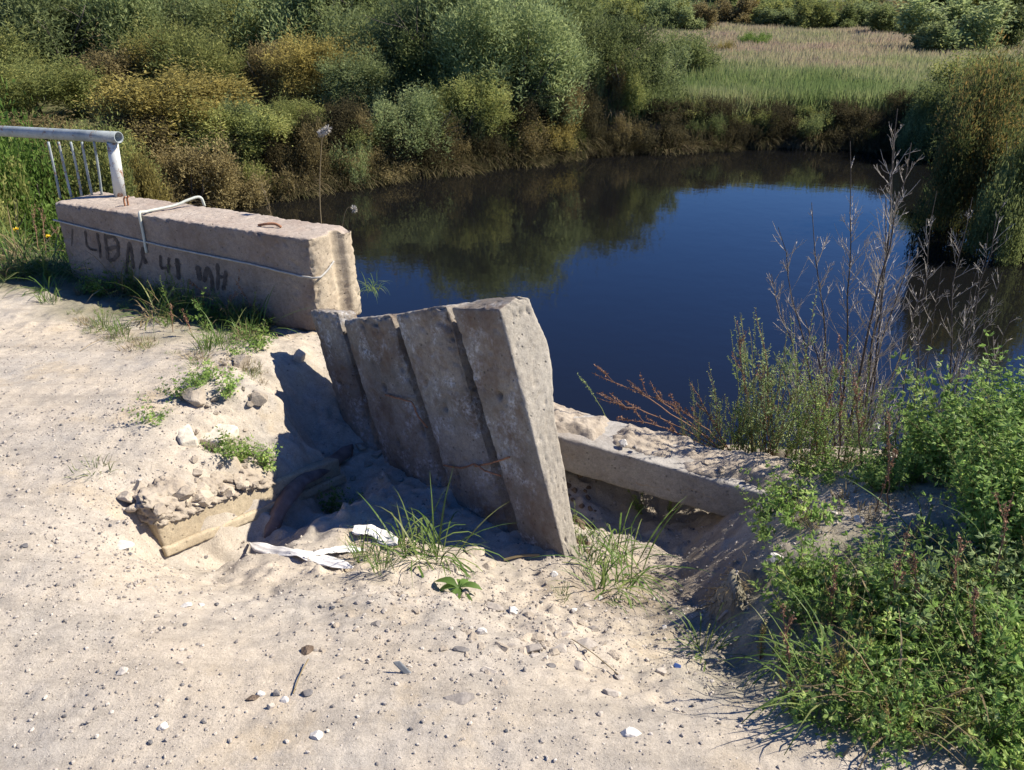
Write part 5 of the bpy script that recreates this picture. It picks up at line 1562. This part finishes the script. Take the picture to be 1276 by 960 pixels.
# front row on the far bank, left to right (column, top row, distance, width px)
for a in (
    ('bush', 20, 175, 12.5, 150, 'f_bright', 'bright green bush just behind the left part of the railing', 'bush', 'bush', None),
    ('bush', 95, 195, 13.5, 110, 'f_olive', 'green leafy bush behind the balusters of the railing', 'bush', 'bush', None),
    ('bush', -40, 200, 11.5, 120, 'f_olive', 'green bush at the left edge beyond the railing', 'bush', 'bush', None),
    ('bush', 60, 155, 19.5, 150, 'f_brown', 'brown bush above the railing pipe at the far left', 'bush', 'bush', None),
    ('bush', 205, 100, 21.5, 190, 'f_yellow', 'big rounded yellow brown bush above the parapet', 'bush', 'bush', None),
    ('bush', 165, 145, 20.2, 120, 'f_brown', 'brown bush left below the big yellow brown bush', 'bush', 'bush', None),
    ('bush', 285, 135, 21.2, 130, 'f_olive', 'olive bush right below the big yellow brown bush', 'bush', 'bush', None),
    ('bush', 245, 175, 20.3, 90, 'f_dark', 'dark green bush low between the two yellow bushes', 'bush', 'bush', None),
    ('willow', 350, 130, 22.0, 100, 'f_olive', 'smaller olive bush left of the reedy bank', 'bush', 'bush', None),
    ('low', 385, 158, 21.4, 90, 'f_brown', 'low brown bush among the reeds at the water edge', 'bush', 'bush', None),
    ('low', 440, 160, 22.3, 90, 'f_olive', 'low olive bush above the brown reeds at the water edge', 'bush', 'bush', None),
    ('willow', 520, 120, 23.3, 120, 'f_willow', 'grey green bush leaning over the water left of the tall willows', 'bush', 'bush', None),
    ('willow', 575, 100, 24.6, 110, 'f_olive', 'olive bush standing under the tall willows', 'bush', 'bush', None),
    ('willow', 640, 5, 26.2, 165, 'f_willow', 'tall grey green willow left of the gap in the trees', 'willow_tree', 'willow', gA),
    ('willow', 585, -30, 28.0, 170, 'f_willow', 'tall silvery willow behind the olive bush', 'willow_tree', 'willow', gA),
    ('willow', 690, 55, 26.4, 90, 'f_willow', 'narrow pale willow at the right side of the tall group', 'willow_tree', 'willow', gA),
    ('low', 690, 150, 25.6, 80, 'f_yellow', 'low yellow green bush at the water edge under the tall willow', 'bush', 'bush', None),
    ('low', 645, 165, 25.0, 90, 'f_brown', 'low brown bush at the water edge below the willow', 'bush', 'bush', None),
    ('willow', 775, 28, 28.4, 130, 'f_dark', 'dark rounded willow at the end of the tree row, next to the meadow', 'willow_tree', 'willow', gA),
    ('willow', 740, 48, 28.8, 90, 'f_dark', 'dark green willow just left of the last one in the row', 'willow_tree', 'willow', gA),
    ('bush', 822, 55, 29.8, 75, 'f_willow', 'grey green bush leaning out to the meadow at the end of the tree row', 'bush', 'bush', None),
    ('bush', 868, 48, 37.0, 75, 'f_dark', 'dark green bush alone on the near meadow right of the tree row', 'bush', 'bush', None),
    # second and third rows
    ('willow', 30, 80, 25, 150, 'f_olive', 'olive bush in the second row at the far left', 'bush', 'bush', None),
    ('bush', 130, 70, 27, 120, 'f_brown', 'dull brown bush in the second row above the railing end', 'bush', 'bush', None),
    ('willow', 235, 40, 28, 140, 'f_olive', 'olive yellow tree above the big yellow brown bush', 'bush', 'bush', None),
    ('bush', 190, 60, 27.5, 90, 'f_yellow', 'yellowish tree crown peeping over the big yellow brown bush', 'bush', 'bush', None),
    ('willow', 330, 60, 28, 80, 'f_brown', 'dark brownish bush between the olive tree and the yellow green one', 'bush', 'bush', None),
    ('willow', 395, 52, 27.5, 115, 'f_yellow', 'yellow green tree in the second row above the reeds', 'bush', 'bush', None),
    ('willow', 440, 70, 26.5, 110, 'f_willow', 'grey green willow right of the yellow green tree', 'bush', 'bush', None),
    ('willow', 500, 5, 28.5, 150, 'f_willow', 'grey green willow in the middle of the left half', 'willow_tree', 'willow', gA),
    ('willow', 450, 15, 31, 130, 'f_dark', 'dark willow behind the yellow green tree', 'willow_tree', 'willow', gA),
    ('willow', 545, 45, 27.2, 110, 'f_dark', 'dark green willow between the grey green ones', 'willow_tree', 'willow', gA),
    ('willow', 30, -20, 31, 200, 'f_willow', 'tall hazy green willow at the upper left corner', 'willow_tree', 'willow', gA),
    ('willow', 120, 5, 33, 150, 'f_dark', 'dark green tree right of the hazy corner willow', 'willow_tree', 'willow', gA),
    ('willow', 210, -10, 34, 160, 'f_willow', 'green tree at the top edge over the big yellow bush', 'willow_tree', 'willow', gA),
    ('willow', 300, -5, 35, 150, 'f_olive', 'olive green tree at the top edge in the left third', 'willow_tree', 'willow', gA),
    ('willow', 380, -20, 36, 160, 'f_dark', 'dark tree at the top edge left of the middle willows', 'willow_tree', 'willow', gA),
    ('willow', 690, -10, 34, 150, 'f_dark', 'tall dark tree behind the gap in the willow row', 'willow_tree', 'willow', gA),
    ('willow', -70, 20, 28, 180, 'f_olive', 'olive tree at the left frame edge in the back row', 'willow_tree', 'willow', gA),
    # right bank
    ('willow', 1262, 88, 17.8, 120, 'f_mix', 'big bush with orange and green leaves overhanging the right bank', 'bush', 'bush', None),
    ('bush', 1212, 165, 17.0, 80, 'f_mix', 'orange tinged bush low over the water left of the big orange one', 'bush', 'bush', None),
    ('willow', 1310, 150, 15.8, 110, 'f_olive', 'olive bush at the right edge above the dark water', 'bush', 'bush', None),
    ('low', 1268, 225, 15.0, 80, 'f_dark', 'dark green bush at the right edge just above the water line', 'bush', 'bush', None),
    ('bush', 1185, 110, 25.5, 90, 'f_dark', 'dark green bush behind the orange bush on the right bank', 'bush', 'bush', None),
    ('bush', 1150, 135, 25.5, 45, 'f_willow', 'small pale green bush at the left end of the right bank', 'bush', 'bush', None),
    ('bush', 1240, 75, 27, 140, 'f_olive', 'green bush on the meadow edge above the orange bush', 'bush', 'bush', None),
    # meadow bushes
    ('far', 1200, 0, 52, 115, 'f_willow', 'large grey green bush on the meadow at the upper right', 'bush', 'bush', None),
    ('far', 1262, 12, 54, 80, 'f_dark', 'dark bush right of the large meadow bush', 'bush', 'bush', None),
    ('far', 1165, 30, 51, 55, 'f_willow', 'pale bush at the left foot of the large meadow bush', 'bush', 'bush', None),
    ('far', 1125, 8, 72, 70, 'f_dark', 'dark green rounded bush left of the large meadow bush', 'bush', 'bush', None),
    ('low', 943, 43, 60, 42, 'f_bright', 'small yellow green bush alone in the middle of the meadow', 'bush', 'bush', None),
    ('low', 903, 55, 52, 30, 'f_yellow', 'tiny yellowish bush left of the lone meadow bush', 'bush', 'bush', None),
    ('tall', 940, -8, 104, 20, 'f_gold', 'golden yellow birch at the top edge behind the meadow', 'birch_tree', 'birch', None),
):
    tpx(*a)
# bank plants: sedge and dry tussocks hanging to the water
def tussock(seed, n, h, wd, sp, dark=0.0):
    b = grass_mesh(seed, n, h, wd, sp, bend=2.0, lean=1.0, hv=.45, tone=(0, 1))
    return b.mesh('sedge_tussock')
TS = [tussock(700 + i, 850, .85, .013, .42) for i in range(3)]
def shore(t):
    """point along the far shoreline, t in 0..1 from the left"""
    path = [(-7.2, 20.2), (-5.9, 20.2), (-3.4, 22), (-.9, 23.9), (1.2, 24.9), (2.9, 26.0), (5.5, 26.6), (9, 27.2), (12.0, 26.6), (13.5, 25), (13.0, 21.0), (10.6, 17.8), (10.0, 14.5)]
    path = np.array(path); seg = np.hypot(*(path[1:] - path[:-1]).T); cs = np.concatenate([[0], np.cumsum(seg)]); v = t * cs[-1]
    return np.array([np.interp(v, cs, path[:, 0]), np.interp(v, cs, path[:, 1])])
rng = np.random.default_rng(99)
ctr = np.array([3.5, 16.0])
for i in range(120):
    t = (i + rng.random() * .8) / 120
    p = shore(t); o_ = unit(p - ctr); k = rng.uniform(.15, .8) if i % 2 else rng.uniform(.9, 1.7); p = p + o_ * k
    o = place_grass(TS[i % 3], (p[0], p[1], hz(p[0], p[1]) - .03), i * 1.7, rng.uniform(.6, 1.1) * (1 if k < .85 else .85), 'brownish sedge tussock drooping over the far water edge', 'sedge' if i % 7 else 'drygrass', 'sedge tussock', 'sedge tussocks along the far shore', 'sedge_tussock')
for i in range(26):
    t = .02 + .30 * i / 26
    p = shore(t) + unit(shore(t) - ctr) * rng.uniform(-.05, .5)
    place_grass(TS[i % 3], (p[0], p[1], hz(p[0], p[1]) - .03), i * 2.7, rng.uniform(.8, 1.2), 'tall dry brown reed clump at the left end of the far shore', 'sedge', 'reed clump', 'reed clumps at the left end of the far shore', 'reed_clump')
lows = [('low', 'f_scrub'), ('low', 'f_scrub'), ('low', 'f_olive'), ('low', 'f_scrub')]
for i in range(30):
    t = .40 + .42 * i / 30
    p = shore(t) + unit(shore(t) - ctr) * rng.uniform(.5, 1.3)
    kd, mt = lows[i % 4]
    tree(kd, p[0], p[1], rng.uniform(1.1, 1.9), rng.uniform(.4, .7), mt, 'low scrubby bush on the steep bank between the meadow and the water', 'bush', 'bush', 'low bushes on the far bank')

# the far edge of the meadow: rows of rounded bushes, then woods
for i in range(40):
    px = rng.uniform(745, 1130); Yd = rng.uniform(78, 100)
    d = ray(px, 30); x = d[0] * Yd / d[1]
    tree('far', x, Yd, rng.uniform(3.0, 5.5), rng.uniform(1.5, 2.8), ['f_olive', 'f_willow', 'f_dark', 'f_brown', 'f_olive'][i % 5], 'rounded bush in the row along the far edge of the meadow', 'bush', 'bush', 'bushes along the far edge of the meadow')
for i in range(70):
    Yd = rng.uniform(112, 165); x = rng.uniform(-.72, .72) * Yd
    tree('tall', x, Yd, rng.uniform(6, 9.5), rng.uniform(6.5, 11), ['f_dark', 'f_dark', 'f_olive', 'f_willow'][i % 4], 'dark tree in the woods closing the meadow', 'tree', 'tree', 'trees of the far woods')
for i in range(46):
    Yd = rng.uniform(32, 62); x = rng.uniform(-.70, .06) * Yd
    tree('willow', x, Yd, rng.uniform(4, 6), rng.uniform(4.2, 6.0), ['f_dark', 'f_willow', 'f_olive', 'f_willow', 'f_brown'][i % 5], 'green tree deep in the thicket behind the left bank', 'tree', 'tree', 'trees in the thicket behind the left bank')

# ---- meadow grass, nobody could count it
rng = np.random.default_rng(1234)
n = 230000
Yg = 27.0 + (95 - 27.0) * rng.random(n) ** 1.7
Xg = rng.uniform(-.05, .74, n) * Yg * 1.02
sdm = pool_sd(Xg, Yg)
ok = (sdm > .9)
Xg, Yg = Xg[ok], Yg[ok]
Zg = height(Xg, Yg, False)
n = len(Xg)
hgt = (.28 + .35 * rng.random(n)) * (1 + .35 * n2(Xg, Yg, 4.0, 51))
wdt = .014 + .00075 * Yg
a = rng.uniform(0, 6.283, n)
lx, ly = rng.normal(scale=.22, size=n) * hgt, rng.normal(scale=.22, size=n) * hgt
dx, dy = np.cos(a) * wdt, np.sin(a) * wdt
v = np.stack([np.stack([Xg - dx, Yg - dy, Zg - .03], -1), np.stack([Xg + dx, Yg + dy, Zg - .03], -1), np.stack([Xg + lx, Yg + ly, Zg + hgt], -1)], 1).reshape(-1, 3)
tone = .12 + .62 * sstep(29, 50, Yg + 6 * n2(Xg, Yg, 6, 52) + .25 * Xg * 0) + .28 * n2(Xg, Yg, 3.0, 53) + .16 * n2(Xg, Yg, .9, 54) + rng.normal(scale=.10, size=n)
tone = np.clip(tone, 0, 1)
me = mesh_np('meadow_grass', v, None, np.arange(n * 3).reshape(-1, 3), np.repeat(tone, 3))
tag(link('meadow_grass', me, M['meadow']), 'tall meadow grass, green near the bank and tan farther off', 'grass', kind='stuff')

# growth on the near left bank behind the railing
rng = np.random.default_rng(321)
for i in range(46):
    x = rng.uniform(-10, -4.6); y = rng.uniform(8.5, 18.5)
    if pool_sd(np.array([x]), np.array([y]))[0] < .15: continue
    place_grass(TS[i % 3], (x, y, hz(x, y) - .03), i * 1.3, rng.uniform(.7, 1.3), 'dry sedge tussock on the bank behind the railing', 'drygrass' if i % 3 else 'sedge', 'sedge tussock', 'sedge tussocks on the bank behind the railing', 'sedge_tussock')
for a in (('bush', 175, 205, 15.5, 70, 'f_yellow', 'dry yellow bush right beside the railing post on the bank', 'bush', 'bush', None),
          ('bush', 225, 190, 18.6, 120, 'f_brown', 'dark brown bush directly above the middle of the parapet', 'bush', 'bush', None),
          ('low', 300, 212, 19.6, 110, 'f_brown', 'low brown bush at the water behind the parapet', 'bush', 'bush', None),
          ('bush', 130, 165, 17.5, 110, 'f_olive', 'olive bush behind the top of the railing post', 'bush', 'bush', None)):
    tpx(*a)
for i in range(70):
    px = rng.uniform(60, 345); py = np.interp(px, [60, 345], [335, 420]) + rng.uniform(-14, 4)
    place_grass([GL[0], GL[1], GL[2], GT[1]][i % 4], G(px, py, .004), i * 1.3, rng.uniform(.4, .75), 'dark green grass growing in the parapet shade', 'blade', group='grass close under the parapet')

# dark scrub and drooping grass low on the bank right of the willows
rng = np.random.default_rng(808)
for i in range(46):
    t = .37 + .50 * (i + rng.random()) / 46
    p = shore(t) + unit(shore(t) - ctr) * rng.uniform(.05, .55)
    if i % 3:
        place_grass(TS[i % 3], (p[0], p[1], hz(p[0], p[1]) - .02), i * 1.9, rng.uniform(.7, 1.15), 'dark drooping sedge tussock below the meadow edge', 'sedge', 'sedge tussock', 'dark sedge tussocks below the meadow', 'sedge_tussock')
    else:
        tree('low', p[0], p[1], rng.uniform(1.2, 2.0), rng.uniform(.7, 1.05), ['f_scrub', 'f_scrub', 'f_dark'][(i // 3) % 3], 'dark scrubby bush at the foot of the meadow bank', 'bush', 'bush', 'dark bushes at the foot of the meadow bank')

for i in range(44):
    t = .01 + .36 * (i + rng.random()) / 44
    k = rng.uniform(.1, 1.5)
    p = shore(t) + unit(shore(t) - ctr) * k
    tree('low' if k < .7 else 'bush', p[0], p[1], rng.uniform(1.0, 1.9), rng.uniform(.6, 1.0) * (1 + .5 * k), ['f_brown', 'f_olive', 'f_scrub', 'f_scrub', 'f_willow', 'f_scrub', 'f_brown'][i % 7], 'low bush crowding the water edge below the left trees', 'bush', 'bush', 'low bushes at the water edge below the left trees')

for px, py, lab in ((26, 275, 'small yellow flower on the left verge beside the parapet end'), (66, 300, 'tiny yellow flower in the grass at the left parapet corner')):
    c = G(px, py + 22); fl = thing('yellow_flower', c, lab, 'flower')
    b = MB(); b.tube(np.array([[0, 0, -.01], [.008, 0, .07], [0, .01, .15]]), .0018, 5, .4); b.build('stem', M['stemgreen'], fl)
    b = MB(); rr = unit(rng.normal(size=(50, 3)) * [1, 1, .4] + [0, 0, .2])
    b.leaves(np.repeat(np.array([[0, .01, .15]]), 50, 0), rr, unit(np.cross(rr, rng.normal(size=(50, 3)))), .02, .008, np.full(50, .5)); b.build('petals', M['yellowflower'], fl)

for i in range(26):
    px = rng.uniform(85, 340); py = np.interp(px, [60, 345], [338, 418]) + rng.uniform(-6, 14)
    if i % 3 == 0:
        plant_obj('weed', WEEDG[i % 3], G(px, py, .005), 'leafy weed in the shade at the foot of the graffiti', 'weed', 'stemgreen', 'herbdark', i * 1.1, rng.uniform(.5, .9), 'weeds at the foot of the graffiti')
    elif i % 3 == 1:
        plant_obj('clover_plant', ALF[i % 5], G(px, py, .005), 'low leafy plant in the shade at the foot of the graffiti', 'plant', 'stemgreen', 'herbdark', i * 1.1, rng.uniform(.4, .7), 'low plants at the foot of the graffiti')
    else:
        place_grass(GL[i % 3], G(px, py, .004), i * 1.3, rng.uniform(.5, .8), 'dry straw coloured grass at the foot of the graffiti', 'drygrass', group='dry grass at the foot of the graffiti')

# broken rubble washed out below the slabs and crumbs on the sand
rng = np.random.default_rng(4040)
for k in range(58):
    px, py = rng.normal(690, 55), rng.normal(800, 26)
    if py > 860 or px > 800 or k % 5 == 0: continue
    kind = k % 4
    rock(px, py, rng.uniform(.014, .05) * (1.25 if kind == 0 else 1), rng.uniform(.25, .6), ['angular grey concrete chip in the rubble below the slabs', 'angular pale mortar chip in the rubble below the slabs', 'brown earth crumb in the rubble below the slabs', 'brown earth crumb in the rubble below the slabs'][kind],
         ['concrete chip', 'mortar chip', 'clod', 'clod'][kind], ['stone', 'mortar', 'soilclod', 'soilclod'][kind], (1.3, .8, .5), seed=3000 + k, name=['concrete_chip', 'mortar_chip', 'earth_clod', 'earth_clod'][kind], rz=rng.random() * 6,
         group=['concrete chips in the rubble', 'mortar chips in the rubble', 'earth crumbs in the rubble', 'earth crumbs in the rubble'][kind], lift=-.05)
for k in range(40):
    px, py = rng.uniform(380, 600), rng.uniform(735, 830)
    rock(px, py, rng.uniform(.010, .030), .5, 'small sandy crumb on the slope in front of the pit', 'clod', 'soilclod', (1.1, .9, .6), seed=3200 + k, name='earth_clod', rz=rng.random() * 6, group='sandy crumbs before the pit', lift=.12)
for k in range(30):
    px, py = rng.uniform(215, 345), rng.uniform(450, 600)
    rock(px, py, rng.uniform(.012, .045), .5, 'earth crumb on the broken bank beside the pit', 'clod', 'soilclod', (1.1, .9, .7), seed=3300 + k, name='earth_clod', rz=rng.random() * 6, group='earth crumbs on the broken bank', lift=.12)

# grasses and stalks mixed through the lower right patch
rng = np.random.default_rng(5150)
k = 0
while k < 30:
    px, py = rng.uniform(970, 1280), rng.uniform(700, 930)
    if not patch_ok(px, py): continue
    place_grass([GL[0], GL[1], GT[0], GL[2], GS[1]][k % 5], G(px, py, .004), k * 1.3, rng.uniform(.5, .95), 'green grass tuft mixed through the lower right patch' if k % 3 else 'straw coloured grass tuft mixed through the lower right patch', 'blade' if k % 3 else 'drygrass', group='green grass in the lower right patch' if k % 3 else 'straw grass in the lower right patch')
    k += 1
